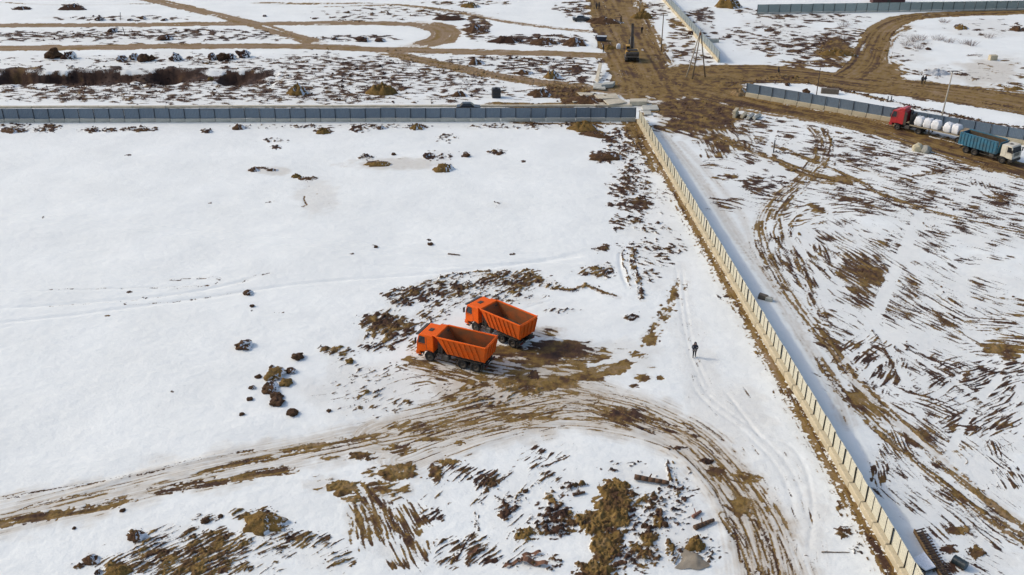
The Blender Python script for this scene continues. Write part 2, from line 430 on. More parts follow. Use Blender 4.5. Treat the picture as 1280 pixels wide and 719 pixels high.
zone(800, 526, 66, 15, .72, (1, .35), 2.5, .2, .24, .75, .15, rot=.22); zone(760, 515, 30, 8, .5, (1, .4), 2.5, .2, .3, .6, .1)
zone(690, 470, 60, 26, .55, (1, .1), 2.5, .5, .5, .85, .1); zone(695, 478, 36, 10, .93, (1, .1), 3, .7, .52, .7, .05); zone(650, 480, 40, 14, .7, (1, -.2), 2.5, .5, .5, .7, .1)
zone(700, 437, 48, 15, .88, (1, .15), 2.5, .6, .28, .8, .12); zone(675, 450, 40, 10, .8, (1, .2), 2, .5, .3, .8, .1); zone(668, 470, 10, 8, .9, (.4, 1), 2, .7, .14, .6, 0); zone(680, 415, 26, 8, .5, (1, .2), 2, .4, .3, .6, .1)
zone(735, 447, 30, 8, .6, (1, -.1), 3, .4, .46, .7, .05); zone(755, 463, 42, 9, .7, (1, -.35), 3, .5, .5, .7, .05, rot=-.25); zone(720, 440, 50, 10, .5, (1, .1), 3, .4, .4, .7, .05)
zone(771, 460, 18, 9, .92, (1, -.3), 2, .6, .52, .5, .05, rot=-.4); zone(803, 472, 13, 6, .93, (1, .1), 2, .6, .48, .4, .05); zone(825, 472, 5, 3, .9, (1, 0), 1, .4, .45, .3, 0); zone(793, 482, 7, 4, .7, (1, -.2), 1, .4, .42, .3, 0)
strip([(805, 432), (815, 420), (822, 405), (833, 388), (842, 370), (850, 352)], .8, .62, .5, .4, ls=1.3, ld=.6, rag=1.5, soft=.2); zone(830, 392, 9, 9, .6, (.6, -1), 1, .5, .5, .3, .1); zone(843, 368, 6, 9, .75, (.4, -1), 1, .5, .5, .3, .1); zone(813, 424, 12, 10, .9, (.6, -1), 2, .6, .52, .4, .1); zone(797, 443, 12, 4, .8, (1, -.4), 2, .5, .5, .4, 0)
zone(760, 450, 70, 30, .03, (1, 0), 4, .6, .5, .22, 0); zone(640, 500, 120, 44, .05, (1, -.2), 4, .3, .5, .75, 0); zone(620, 455, 60, 22, .32, (1, .25), 2.5, .3, .42, .7, .1); zone(575, 470, 60, 12, .25, (1, .2), 2, .3, .45, .5, .2); zone(605, 440, 44, 11, .6, (1, .3), 2, .4, .45, .7, .1)
zone(925, 632, 17, 16, .9, (1, .8), 1.5, .4, .54, .6, .1); zone(930, 598, 26, 8, .5, (1, .3), 1.5, .4, .46, .6, .1); zone(895, 590, 14, 9, .85, (1, .9), 1.5, .4, .46, .6, .1); zone(883, 577, 11, 4, .95, (1, .3), 1, .4, .12, .6, .8)
strip([(905, 645), (930, 680), (945, 720), (955, 760)], .8, .5, .42, .6, ls=3, ld=.25); strip([(935, 630), (958, 680), (970, 730)], .6, .5, .45, .5, ls=3, ld=.25); strip([(915, 660), (920, 680)], .4, .8, .3, .3)
for cx, cy, rx, ry, dn in ((515, 534, 40, 10, .6), (560, 530, 40, 8, .4), (640, 515, 60, 12, .45), (500, 562, 20, 8, .75), (535, 549, 22, 3, .7), (665, 520, 34, 5, .85), (560, 503, 40, 10, .3), (575, 554, 8, 4, .8), (620, 540, 30, 6, .25)):
    zone(cx, cy, rx, ry, dn, (1, -.28), 2.5, .35, .47, .5, .1)
# golden patches left of centre
for cx, cy, rx, ry, dn in ((450, 570, 20, 7, .9), (432, 573, 40, 4, .5), (490, 592, 38, 12, .85), (507, 585, 20, 8, .9), (430, 610, 22, 10, .92), (405, 605, 30, 12, .5), (438, 625, 16, 5, .85), (480, 615, 40, 14, .4), (560, 578, 16, 5, .9), (545, 590, 10, 12, .6)):
    zone(cx, cy, rx, ry, dn, (1, -.2), 1.6, .5, .46, .3, .4)
zone(462, 648, 34, 34, .5, (.35, 1), 3.0, .28, .46, .3, .15); zone(450, 655, 14, 20, .8, (.4, 1), 2, .35, .48, .2, .15); zone(500, 650, 36, 24, .4, (.5, 1), 2.2, .22, .36, .2, .2); zone(505, 690, 40, 24, .28, (.5, 1), 2.4, .22, .36, .2, .2)
strip([(440, 605), (460, 635), (480, 665)], .3, .8, .5, .2, ls=2, ld=.25); strip([(452, 602), (475, 632), (495, 660)], .3, .8, .45, .2, ls=2, ld=.25); strip([(488, 635), (496, 660), (512, 672)], .3, .8, .45, .2)
for cx, cy, rx, ry, dn in ((610, 600, 22, 14, .5), (605, 615, 14, 26, .25), (540, 645, 18, 9, .45), (545, 620, 20, 20, .12), (640, 640, 30, 30, .16), (680, 600, 60, 30, .07), (640, 600, 30, 12, .12), (600, 690, 30, 24, .3), (560, 690, 24, 24, .3), (640, 690, 30, 26, .2), (690, 560, 40, 16, .12), (565, 590, 30, 14, .3)):
    zone(cx, cy, rx, ry, dn, (1, -.8), 1.4, .22, .28, .06, .5)
for q in ([(590, 632), (612, 612), (640, 590)], [(640, 625), (660, 605)], [(665, 610), (690, 590)], [(565, 705), (580, 680), (590, 665)], [(675, 585), (710, 570)], [(595, 640), (597, 665)]):
    strip(q, .28, .45, .26, .2, ls=1, ld=.2, rough=.4)
# ---- lower left heaps
for cx, cy, rx, ry, dn, tn in ((330, 648, 26, 14, .85, .46), (298, 642, 14, 9, .85, .44), (345, 668, 22, 26, .45, .34), (335, 690, 18, 18, .5, .4), (360, 690, 18, 10, .5, .36), (380, 675, 26, 12, .5, .4), (415, 700, 30, 18, .6, .38), (395, 690, 40, 26, .25, .3),
                               (240, 690, 90, 34, .42, .34), (215, 705, 90, 20, .6, .42), (280, 685, 50, 24, .5, .38), (180, 690, 30, 9, .55, .3), (170, 668, 12, 7, .85, .26), (116, 695, 10, 9, .9, .34), (148, 712, 20, 9, .85, .42), (100, 708, 20, 5, .5, .25),
                               (220, 662, 36, 8, .4, .22), (255, 648, 20, 6, .3, .2), (300, 710, 60, 12, .5, .36), (270, 670, 24, 7, .5, .28)):
    zone(cx, cy, rx, ry, dn * .85, (1, -.5), 1.7, .2, tn, .12, .6)
# ---- lower middle heap
for cx, cy, rx, ry, dn, tn in ((768, 612, 20, 13, .93, .44), (785, 625, 30, 16, .6, .4), (765, 640, 26, 24, .93, .46), (742, 655, 28, 16, .93, .46), (720, 650, 20, 12, .8, .42), (755, 680, 26, 30, .93, .46), (745, 715, 26, 16, .93, .46), (770, 700, 14, 26, .5, .36),
                               (698, 640, 16, 12, .65, .3), (692, 650, 30, 26, .34, .22), (656, 668, 14, 9, .7, .42), (675, 665, 18, 6, .5, .26), (690, 622, 12, 9, .7, .36), (815, 625, 14, 12, .8, .38), (822, 650, 7, 17, .9, .44), (780, 650, 26, 30, .38, .26),
                               (810, 672, 14, 9, .85, .44), (838, 685, 8, 20, .85, .42), (868, 680, 11, 9, .9, .42), (795, 695, 30, 18, .5, .3), (840, 640, 40, 34, .24, .18), (870, 690, 30, 24, .28, .24), (845, 665, 60, 50, .14, .18), (812, 690, 20, 14, .6, .36),
                               (785, 588, 30, 14, .3, .12), (715, 608, 22, 8, .35, .2), (640, 625, 20, 14, .3, .24), (610, 605, 10, 10, .6, .36), (630, 640, 8, 12, .6, .32), (670, 705, 40, 14, .25, .26), (840, 600, 30, 18, .2, .16)):
    zone(cx, cy, rx, ry, dn * .93, (1, -.3), .8, .4, tn, .12, 1.0)
strip([(836, 575), (840, 600), (850, 625)], .5, .35, .1, .1, ls=.6, ld=.3, rough=.8)
# ---- sunny foot of the long fence: thawed ochre soil
ft = [FA - FD * 62 + FN * .72, FA + FN * .72, FB + FN * .72, FB + FD * 14 + FN * .72]
strip(ft, .5, .97, .56, .5, ls=3, ld=.3, rag=1.3, raw=True, soft=.75)
strip([FA - FD * 62 + FN * 2.3, FA - FD * 30 + FN * 1.7], 1.1, .85, .52, .5, ls=3, ld=.4, rag=.8, raw=True)
strip([FA - FD * 20 + FN * 1.1, FA + FN * 1.1, FB + FN * 1.1, FB + FD * 14 + FN * 1.1], .9, .3, .46, .25, ls=2, ld=.3, rag=1.2, raw=True, rough=.3)
# snow field left of the fence
for cx, cy, rx, ry, dn in ((905, 370, 12, 4, .4), (950, 440, 14, 4, .2), (1000, 510, 16, 6, .12), (1055, 665, 14, 8, .6), (1072, 685, 10, 8, .5), (1068, 664, 14, 12, .25), (845, 560, 14, 4, .3), (1010, 700, 8, 12, .1)):
    zone(cx, cy, rx, ry, dn, (1, .3), .7, .3, .22, .06, .7)
zone(880, 480, 26, 60, .015, (.3, 1), 4, .3, .3, .18, 0); zone(905, 520, 60, 50, .02, (.7, 1), 4, .2, .25, .22, 0); zone(1010, 660, 30, 60, .05, (.2, 1), 3, .2, .25, .22, 0)
for pts, w in (([(858, 400), (868, 450), (890, 500), (930, 545), (970, 610), (1000, 690), (1010, 760)], 2.2), ([(880, 480), (930, 520), (975, 570), (1010, 640), (1020, 740)], 1.6), ([(930, 560), (960, 630), (985, 720)], 1.8), ([(850, 330), (856, 380), (864, 440)], 1.2)):
    strip(pts, w, .035, .15, .16, ls=1.6, ld=.09, soft=.2)
# ---- field right of the fence
strip([(828, 168), (868, 215), (918, 290), (960, 350), (1003, 420), (1040, 480), (1060, 530)], 1.0, .06, .7, .6, ls=8, ld=.25, soft=.3)
strip([(850, 178), (885, 215), (930, 275), (950, 330), (985, 370), (1015, 410)], .8, .06, .7, .45, ls=8, ld=.25, soft=.3)
strip([(1012, 158), (1022, 172), (1022, 192), (1008, 214), (985, 236), (962, 255), (950, 280), (955, 310), (975, 350), (1010, 398), (1045, 440), (1080, 490), (1120, 530)], 1.1, .55, .46, .55, ls=5, ld=.3, soft=.5)
strip([(1030, 160), (1037, 178), (1032, 200), (1012, 225), (985, 250), (972, 275), (990, 310), (1010, 360), (1030, 400)], .9, .5, .4, .4, ls=5, ld=.25, soft=.5)
strip([(1018, 415), (1040, 440), (1075, 482), (1110, 515), (1150, 552), (1200, 597), (1300, 672)], .75, .62, .6, .7, ls=8, ld=.35, soft=.6)
strip([(1022, 445), (1045, 480), (1085, 525), (1130, 565), (1180, 605), (1240, 650), (1300, 690)], .85, .62, .46, .5, ls=4, ld=.35, soft=.4)
zone(1078, 505, 30, 18, .7, (1, .9), 3, .3, .5, .5, .1, rot=.8)
strip([(1060, 470), (1100, 500), (1150, 530), (1200, 575)], 2.0, .22, .34, .2, ls=4, ld=.25, soft=.3)
strip([(940, 170), (1000, 195), (1060, 220), (1120, 250), (1180, 268), (1230, 280), (1300, 295)], 1.0, .62, .44, .3, ls=5, ld=.35, soft=.4)
strip([(1060, 205), (1120, 222), (1180, 215), (1220, 202)], 1.4, .3, .42, .35, ls=5, ld=.3); strip([(1225, 225), (1235, 240), (1260, 252), (1300, 262)], 1.8, .5, .26, .2, ls=3, ld=.3)
FLD = dict(tint=.14, rough=.32)
for cx, cy, rx, ry, dn, an, ls, ld, tn in (
    (960, 160, 60, 14, 0.32, (1, .12), 2.8, 0.22, 0.24), (1060, 185, 70, 24, 0.27, (1, .25), 2.5, 0.25, 0.22), (940, 190, 50, 16, 0.29, (1, .4), 2.5, 0.22, 0.24),
    (955, 230, 34, 13, 0.70, (1, .2), 1.5, 0.31, 0.18), (905, 222, 18, 5, 0.78, (1, .1), 1.9, 0.31, 0.38), (930, 255, 50, 12, 0.29, (1, .15), 3.2, 0.16, 0.26), (900, 205, 30, 10, 0.32, (1, .1), 3.2, 0.16, 0.28),
    (1120, 195, 70, 18, 0.27, (1, .15), 2.2, 0.25, 0.24), (1200, 250, 90, 30, 0.23, (1, .22), 3, 0.19, 0.22), (1110, 245, 80, 26, 0.28, (1, .2), 2.8, 0.22, 0.26), (1050, 260, 60, 18, 0.27, (1, -.1), 2.8, 0.19, 0.28),
    (1240, 290, 60, 24, 0.21, (1, .3), 2.5, 0.22, 0.18), (1180, 210, 30, 12, 0.35, (1, .2), 1.9, 0.25, 0.24), (1150, 300, 50, 20, 0.15, (1, .4), 2, 0.19, 0.22),
    (1000, 268, 46, 16, 0.44, (1, -.25), 1.8, 0.22, 0.44), (975, 310, 40, 30, 0.29, (.5, 1), 3.2, 0.16, 0.30), (1010, 330, 40, 40, 0.29, (.55, 1), 3.5, 0.16, 0.34), (1060, 320, 60, 40, 0.32, (1, .6), 3, 0.25, 0.36), (1075, 345, 40, 22, 0.70, (1, .55), 3, 0.31, 0.40),
    (1110, 350, 60, 36, 0.32, (1, .6), 3.2, 0.22, 0.30), (1160, 390, 60, 26, 0.28, (1, .5), 3.5, 0.22, 0.34), (1120, 400, 60, 30, 0.23, (1, .6), 2.8, 0.19, 0.24), (1060, 390, 40, 30, 0.29, (1, .5), 2.2, 0.22, 0.26), (1040, 420, 30, 20, 0.35, (1, .5), 2.5, 0.22, 0.26),
    (1230, 325, 40, 8, 0.30, (1, .2), 1.8, 0.19, 0.18), (1220, 405, 50, 10, 0.44, (1, .1), 3.8, 0.19, 0.40), (1265, 385, 26, 16, 0.49, (1, .25), 3, 0.25, 0.40), (1260, 430, 36, 20, 0.70, (1, .15), 2.5, 0.31, 0.44), (1240, 470, 60, 24, 0.45, (1, -.3), 1.8, 0.25, 0.16),
    (1200, 440, 60, 12, 0.27, (1, -.15), 3.8, 0.16, 0.24), (1085, 440, 34, 26, 0.44, (.8, -.6), 2.2, 0.19, 0.28), (1110, 465, 30, 26, 0.35, (.5, -1), 2, 0.19, 0.22), (1150, 460, 60, 30, 0.23, (1, .45), 2.2, 0.19, 0.22), (1180, 500, 60, 26, 0.27, (1, .35), 2.5, 0.19, 0.22), (1220, 530, 44, 24, 0.40, (1, -.6), 2, 0.22, 0.26),
    (1250, 510, 40, 34, 0.37, (1, -.7), 2.2, 0.19, 0.22), (1200, 535, 26, 8, 0.78, (1, .1), 2, 0.31, 0.28), (1258, 555, 30, 20, 0.35, (.5, 1), 1.8, 0.16, 0.24), (1255, 600, 30, 16, 0.39, (.7, 1), 2.2, 0.16, 0.22), (1140, 580, 40, 40, 0.23, (.7, .6), 2, 0.17, 0.24),
    (1120, 560, 24, 40, 0.27, (.6, 1), 2.5, 0.16, 0.26), (1160, 625, 34, 26, 0.35, (1, .7), 2.5, 0.19, 0.26), (1200, 630, 40, 26, 0.29, (1, .75), 3, 0.17, 0.24), (1150, 540, 40, 22, 0.35, (1, .8), 3, 0.17, 0.34), (1230, 660, 50, 30, 0.17, (1, .8), 2, 0.16, 0.22),
    (1198, 663, 14, 6, 0.95, (1, .2), 1.9, 0.31, 0.42), (1185, 688, 14, 8, 0.90, (1, .2), 1.5, 0.31, 0.18), (1220, 690, 14, 9, 0.95, (.6, 1), 1.9, 0.31, 0.40), (1272, 672, 14, 10, 0.67, (1, .6), 1.9, 0.25, 0.28), (1240, 700, 40, 20, 0.21, (1, .5), 1.5, 0.19, 0.18), (1190, 710, 20, 10, 0.44, (1, .8), 1.5, 0.19, 0.22),
    (1100, 590, 14, 20, 0.39, (.3, 1), 1.5, 0.19, 0.32), (1040, 215, 150, 60, 0.15, (1, .2), 2.8, 0.19, 0.22), (1200, 240, 120, 60, 0.15, (1, .22), 2.8, 0.17, 0.20), (1080, 330, 130, 70, 0.15, (1, .6), 3, 0.17, 0.24), (1200, 380, 110, 60, 0.09, (1, .4), 2.8, 0.17, 0.24), (1130, 450, 110, 60, 0.13, (1, .5), 2.5, 0.17, 0.22), (1220, 500, 90, 60, 0.15, (1, -.5), 2, 0.17, 0.22), (1180, 600, 110, 70, 0.11, (1, .8), 2.8, 0.16, 0.22)):
    zone(cx, cy, rx, ry, dn, an, ls, ld, tn, **FLD)
for q in ([(975, 268), (968, 290), (978, 312)], [(1002, 262), (985, 282)], [(985, 290), (1000, 320), (1012, 352)], [(992, 345), (1008, 368)], [(970, 310), (980, 335)], [(1120, 250), (1180, 300)], [(1060, 430), (1040, 455)], [(1085, 400), (1130, 480)], [(1100, 330), (1180, 400), (1240, 440)]):
    strip(q, .28, .5, .34, .2, ls=3, ld=.16)
strip([(930, 190), (920, 182), (905, 186)], .3, .4, .3, .2); strip([(990, 172), (975, 185)], .3, .5, .3, .2)
# ---- upper right
for cx, cy, rx, ry, dn, tn in ((870, 30, 26, 24, .30, .26), (850, 55, 24, 20, .40, .3), (845, 28, 12, 8, .75, .44), (820, 12, 20, 12, .4, .3), (865, 72, 30, 10, .35, .3), (880, 20, 14, 12, .55, .16), (935, 14, 24, 4, .5, .2), (920, 42, 34, 8, .4, .2), (945, 55, 30, 12, .35, .22), (960, 30, 40, 10, .25, .22),
                               (1010, 60, 46, 18, .5, .2), (1045, 62, 28, 16, .88, .4), (1020, 80, 60, 6, .75, .34), (1060, 45, 40, 14, .5, .26), (1030, 22, 60, 7, .38, .2), (985, 45, 40, 18, .25, .22), (970, 20, 30, 4, .4, .3), (965, 65, 12, 8, .5, .35), (925, 105, 40, 8, .3, .24), (960, 100, 24, 5, .6, .2),
                               (1130, 60, 40, 26, .12, .3), (1200, 95, 40, 10, .2, .3), (1230, 35, 60, 12, .16, .2), (1265, 108, 20, 6, .5, .4), (1250, 85, 40, 22, .12, .5), (1170, 88, 22, 8, .16, .3), (1200, 34, 8, 4, .8, .34), (1272, 34, 9, 5, .8, .3), (1218, 70, 14, 2, .6, .2), (1150, 90, 26, 5, .4, .36)):
    zone(cx, cy, rx, ry, dn, (1, .12), 2.2, .7, tn, .2, .4)
zone(1235, 90, 50, 20, .02, (1, -1), 6, .5, .6, .55, 0)
strip([(990, 100), (1040, 110), (1100, 124), (1170, 140), (1240, 155), (1300, 165)], 1.2, .8, .26, .5, ls=4, ld=.6, rag=.9, rough=.6)
strip([(1120, 140), (1200, 158), (1300, 180)], 1.2, .4, .2, .2, ls=1.5, ld=.5, rough=.6)
zone(975, 98, 26, 4, .8, (1, .15), 2, .7, .2, .3, .6); zone(920, 112, 10, 6, .85, (1, .4), 2, .8, .6, .5, .1)
drift([(1085, 150), (1020, 280), (930, 100)], .1, 0)
# faint wheel lines pressed into the snow
for q, w, h in (([(-40, 262), (150, 276), (400, 300), (740, 322)], .4, -.13), ([(-40, 270), (150, 284), (400, 309), (740, 330)], .4, -.12), ([(-40, 408), (100, 392), (280, 368), (400, 352), (560, 340), (740, 318)], .35, -.12),
                ([(-40, 366), (120, 362), (260, 355)], .2, -.07), ([(-40, 388), (120, 377), (230, 366), (330, 346)], .35, -.12), ([(440, 330), (600, 333), (740, 315)], .35, -.11), ([(860, 470), (880, 500), (930, 540), (975, 590), (1000, 660)], .22, -.04), ([(868, 468), (892, 500), (945, 540), (990, 590), (1015, 660)], .22, -.04),
                ([(900, 480), (930, 520), (960, 560)], .2, -.06), ([(700, 372), (640, 390)], .2, -.05), ([(930, 545), (990, 560), (1015, 620), (1010, 700)], .2, -.04), ([(845, 330), (850, 380), (862, 440), (880, 490)], .2, -.035), ([(852, 330), (857, 380), (868, 440), (888, 490)], .2, -.035),
                ([(60, 630), (180, 590), (300, 565)], .4, .1), ([(320, 590), (450, 600)], .3, -.04), ([(560, 575), (640, 540), (720, 525), (800, 545), (860, 580), (900, 640), (915, 700)], .5, .08), ([(1060, 520), (1080, 570), (1110, 620), (1150, 670)], .3, -.06)):
    drift(q, w, h)
strip([(210, 350), (265, 347), (270, 355), (215, 361)], .5, .22, .12, .08, ls=.8, ld=.18); strip([(60, 382), (140, 377), (230, 367)], .15, .25, .1, .1, ls=.5, ld=.1); strip([(160, 381), (235, 374), (300, 364)], .15, .35, .1, .1, ls=.8, ld=.1); strip([(60, 362), (160, 360), (270, 356)], .15, .3, .1, .1, ls=.6, ld=.1); strip([(295, 355), (318, 346), (340, 342)], .4, .2, .1, .1, ls=.8, ld=.12)
for cx, cy in ((162, 365), (180, 371), (156, 379), (134, 394), (215, 490), (262, 253), (344, 252), (336, 253), (54, 272), (160, 194), (536, 300), (566, 318), (467, 306), (640, 318), (642, 317), (654, 202), (440, 318), (352, 391), (316, 389)):
    zone(cx, cy, 4, 1.6, .6, (1, .3), .4, .2, .15, .05, .3)

# thin specks of soil showing through old snow, and lanes where wheels packed the snow smooth
def specks(cx, cy, rx, ry, level):
    a, b = G(cx, cy - ry), G(cx, cy + ry)
    c = G(cx, cy); hw = rx / px_per_m(cy); hl = abs(a[1] - b[1]) / 2; cyw = (a[1] + b[1]) / 2
    idx = near(np.array([[c[0] - hw, b[1]], [c[0] + hw, a[1]]]), 2.0)
    x, y = GX[idx], GY[idx]
    r = np.hypot((x - c[0]) / hw, (y - cyw) / hl)
    p = level * (1 - sstep(.75, 1.05, r)) + .06 * zfbm(x / 3.0, y / 3.0, 501, 3) - .02
    m = p > P[idx]
    P[idx[m]] = p[m]; TONE[idx[m]] = .2
def lane(pts, w):
    poly = catmull([G(*p) for p in pts]); idx = near(poly, w * 2)
    S, D, t = along(poly, GX[idx], GY[idx])
    P[idx] -= .5 * (1 - sstep(w * .6, w * 1.1, np.abs(D))) * np.clip(.7 + .5 * zfbm(S / 5, S * 0, 503, 2), 0, 1)
for a in ((1090, 300, 170, 130, .33), (1200, 480, 110, 130, .32), (1020, 190, 120, 40, .34), (1180, 230, 120, 50, .33), (350, 100, 350, 26, .34), (150, 42, 200, 9, .34), (690, 85, 90, 18, .36), (960, 45, 110, 35, .33), (780, 230, 60, 90, .31), (560, 380, 110, 45, .30), (800, 650, 110, 70, .30), (250, 690, 180, 40, .29), (560, 650, 110, 70, .28), (1180, 640, 100, 60, .31)):
    specks(*a)
for q, w in (([(1150, 265), (1120, 330), (1090, 400)], .5), ([(1155, 268), (1126, 333), (1096, 403)], .3), ([(1085, 390), (1120, 450), (1150, 520)], .5), ([(1180, 330), (1120, 300), (1060, 290)], .4), ([(1052, 455), (1075, 438), (1100, 425)], .35), ([(1075, 475), (1095, 455), (1120, 445)], .35), ([(990, 300), (1030, 350), (1080, 400), (1150, 450), (1230, 500)], .4),
             ([(1000, 296), (1040, 345), (1090, 394), (1160, 444)], .3), ([(1200, 470), (1160, 500), (1120, 490)], .35), ([(1100, 210), (1160, 230), (1230, 236)], .4), ([(970, 160), (960, 190), (985, 220)], .4), ([(1040, 270), (1000, 285), (985, 310)], .35), ([(1010, 258), (982, 280), (990, 320)], .3), ([(1060, 470), (1110, 520), (1180, 575), (1280, 650)], .35), ([(1140, 600), (1180, 640), (1240, 690)], .35), ([(1250, 470), (1210, 520), (1190, 560)], .4)):
    lane(q, w)
# ---- heights
cloud = .05 * zfbm(GX / 17, GY / 17, 401, 3) + .03 * zfbm(GX / 5.5, GY / 2.6, 402, 3) + .012 * zfbm(GX / .9, GY / .7, 409, 3)
inview = (np.abs(GX) < .66 * (np.maximum(GY, Yd[0]) * CP + CAM_H * SP)) & (GY > 30) & (GY < 330)
mudf = sstep(.45, .75, P)
HT += cloud * .6
HT += mudf * (ROUGH * (.10 + .16 * np.abs(zfbm(GX / 1.1, GY / 1.1, 403, 4, .7))) + .02 * zfbm(GX / .5, GY / .5, 404, 2)) - .04 * mudf * (1 - ROUGH)
# level pads where heavy things stand
def pad(px, py, r, lift=0.0):
    c = G(px, py)
    m = np.hypot(GX - c[0], GY - c[1]) < r * 1.5
    k = 1 - sstep(r * .8, r * 1.5, np.hypot(GX[m] - c[0], GY[m] - c[1]))
    HT[m] = HT[m] * (1 - k) + k * lift
for a in ((565, 455, 5.5), (617, 424, 5.5), (1150, 165, 9), (1180, 173, 6), (1230, 195, 7), (1210, 190, 6), (792, 76, 4)):
    pad(*a)
def flatten_line(a, b, w):
    poly = np.array([a, b]); idx = near(poly, w * 2)
    if len(idx):
        S, D, t = along(poly, GX[idx], GY[idx])
        k = 1 - sstep(w * .7, w * 1.6, np.abs(D))
        HT[idx] = HT[idx] * (1 - k)
LF0, LF1 = G(-40, 153.2), G(801, 151.5)
RF0, RF1 = G(932, 120.5), G(1290, 183)
RF1 = RF1 + (RF1 - RF0) / np.linalg.norm(RF1 - RF0) * 20
UF0, UF1 = G(818, -12), G(899, 79)
BF0, BF1 = G(946, 17.5), G(1310, 12)
BF1 = BF1 + (BF1 - BF0) / np.linalg.norm(BF1 - BF0) * 30
LF0 = LF0 + (LF0 - LF1) / np.linalg.norm(LF1 - LF0) * 22
flatten_line(FA - FD * 64, FB + FD * 14, 1.4)
for a, b in ((LF0, LF1), (RF0, RF1), (UF0, UF1), (BF0, BF1)):
    flatten_line(a, b, 1.5)
def hz(x, y):
    j = np.interp(y, YS, np.arange(NV)); j0 = int(min(j, NV - 2)); fj = j - j0
    sp = max(y, Yd[0]) * CP + CAM_H * SP
    i = np.interp(x / sp, US, np.arange(NU)); i0 = int(min(i, NU - 2)); fi = i - i0
    h = HT
    a = h[j0 * NU + i0] * (1 - fi) + h[j0 * NU + i0 + 1] * fi
    b = h[(j0 + 1) * NU + i0] * (1 - fi) + h[(j0 + 1) * NU + i0 + 1] * fi
    return a * (1 - fj) + b * fj
def GH(px, py):
    p = G(px, py)
    return (p[0], p[1], hz(p[0], p[1]))

# ---- mesh
me = bpy.data.meshes.new('ground')
me.vertices.add(N)
me.vertices.foreach_set('co', np.stack([GX, GY, HT], 1).astype(np.float32).ravel())
jj, ii = np.meshgrid(np.arange(NV - 1), np.arange(NU - 1), indexing='ij')
q = (jj * NU + ii).ravel()
quads = np.stack([q, q + 1, q + NU + 1, q + NU], 1).astype(np.int32)
me.loops.add(quads.size)
me.loops.foreach_set('vertex_index', quads.ravel())
me.polygons.add(len(quads))
me.polygons.foreach_set('loop_start', np.arange(0, quads.size, 4, dtype=np.int32))
me.polygons.foreach_set('use_smooth', np.ones(len(quads), bool))
me.update(calc_edges=True)
at = me.attributes.new('soil', 'FLOAT_COLOR', 'POINT')
at.data.foreach_set('color', np.stack([np.clip(P, 0, 1), TONE, TINT, ROUGH], 1).astype(np.float32).ravel())
ground = bpy.data.objects.new('ground', me)
ground['kind'] = 'structure'
COL.objects.link(ground)
def soil_ramp(nt, fac):
    return ramp(nt, fac, [(0.0, (.040, .022, .016)), (.22, (.072, .037, .022)), (.40, (.125, .073, .027)), (.54, (.215, .135, .038)), (.68, (.225, .148, .062)), (.9, (.265, .185, .11))])
def ground_material():
    m, nt, b = new_mat('snow_and_mud')
    a = node(nt, 'ShaderNodeAttribute', attribute_name='soil')
    sep = node(nt, 'ShaderNodeSeparateColor')
    L(nt, a.outputs['Color'], sep.inputs[0])
    n1 = noise_node(nt, 4.5, 5.0, .7)
    n2 = noise_node(nt, 1.1, 4.0, .6)
    n3 = noise_node(nt, .12, 4.0, .6)
    # ragged snow line
    s1 = node(nt, 'ShaderNodeMath', operation='MULTIPLY_ADD'); L(nt, n1.outputs['Fac'], s1.inputs[0]); s1.inputs[1].default_value = .62; s1.inputs[2].default_value = -.31
    s2 = node(nt, 'ShaderNodeMath', operation='ADD'); L(nt, sep.outputs[0], s2.inputs[0]); L(nt, s1.outputs[0], s2.inputs[1])
    mr = node(nt, 'ShaderNodeMapRange', interpolation_type='SMOOTHSTEP'); L(nt, s2.outputs[0], mr.inputs[0]); mr.inputs[1].default_value = .44; mr.inputs[2].default_value = .60
    # soil colour
    t1 = node(nt, 'ShaderNodeMath', operation='MULTIPLY_ADD'); L(nt, n2.outputs['Fac'], t1.inputs[0]); t1.inputs[1].default_value = .34; t1.inputs[2].default_value = -.17
    t2 = node(nt, 'ShaderNodeMath', operation='ADD'); L(nt, sep.outputs[1], t2.inputs[0]); L(nt, t1.outputs[0], t2.inputs[1])
    soil = soil_ramp(nt, t2.outputs[0]).outputs['Color']
    gr = ramp(nt, n1.outputs['Fac'], [(.3, (.66, .64, .62)), (.7, (1.2, 1.2, 1.2))])
    soil = mixc(nt, 1.0, soil, gr.outputs['Color'], 'MULTIPLY')
    # snow colour, soiled in places
    snow = ramp(nt, n3.outputs['Fac'], [(.3, (.72, .735, .70)), (.7, (.795, .81, .77))]).outputs['Color']
    d1 = node(nt, 'ShaderNodeMath', operation='MULTIPLY_ADD'); L(nt, n2.outputs['Fac'], d1.inputs[0]); d1.inputs[1].default_value = .8; d1.inputs[2].default_value = .55
    d2 = node(nt, 'ShaderNodeMath', operation='MULTIPLY', use_clamp=True); L(nt, sep.outputs[2], d2.inputs[0]); L(nt, d1.outputs[0], d2.inputs[1])
    snow = mixc(nt, d2.outputs[0], snow, (.43, .36, .27))
    col = mixc(nt, mr.outputs[0], snow, soil)
    L(nt, col, b.inputs['Base Color'])
    rr = node(nt, 'ShaderNodeMapRange'); L(nt, mr.outputs[0], rr.inputs[0]); rr.inputs[3].default_value = .75; rr.inputs[4].default_value = .9
    L(nt, rr.outputs[0], b.inputs['Roughness'])
    b.inputs['Specular IOR Level'].default_value = .25
    hb = node(nt, 'ShaderNodeMath', operation='MULTIPLY_ADD'); L(nt, mr.outputs[0], hb.inputs[0]); hb.inputs[1].default_value = .6; hb.inputs[2].default_value = .5
    h2 = node(nt, 'ShaderNodeMath', operation='MULTIPLY'); L(nt, n1.outputs['Fac'], h2.inputs[0]); L(nt, hb.outputs[0], h2.inputs[1])
    bump(nt, b, h2.outputs[0], .55, .12)
    return m
me.materials.append(ground_material())
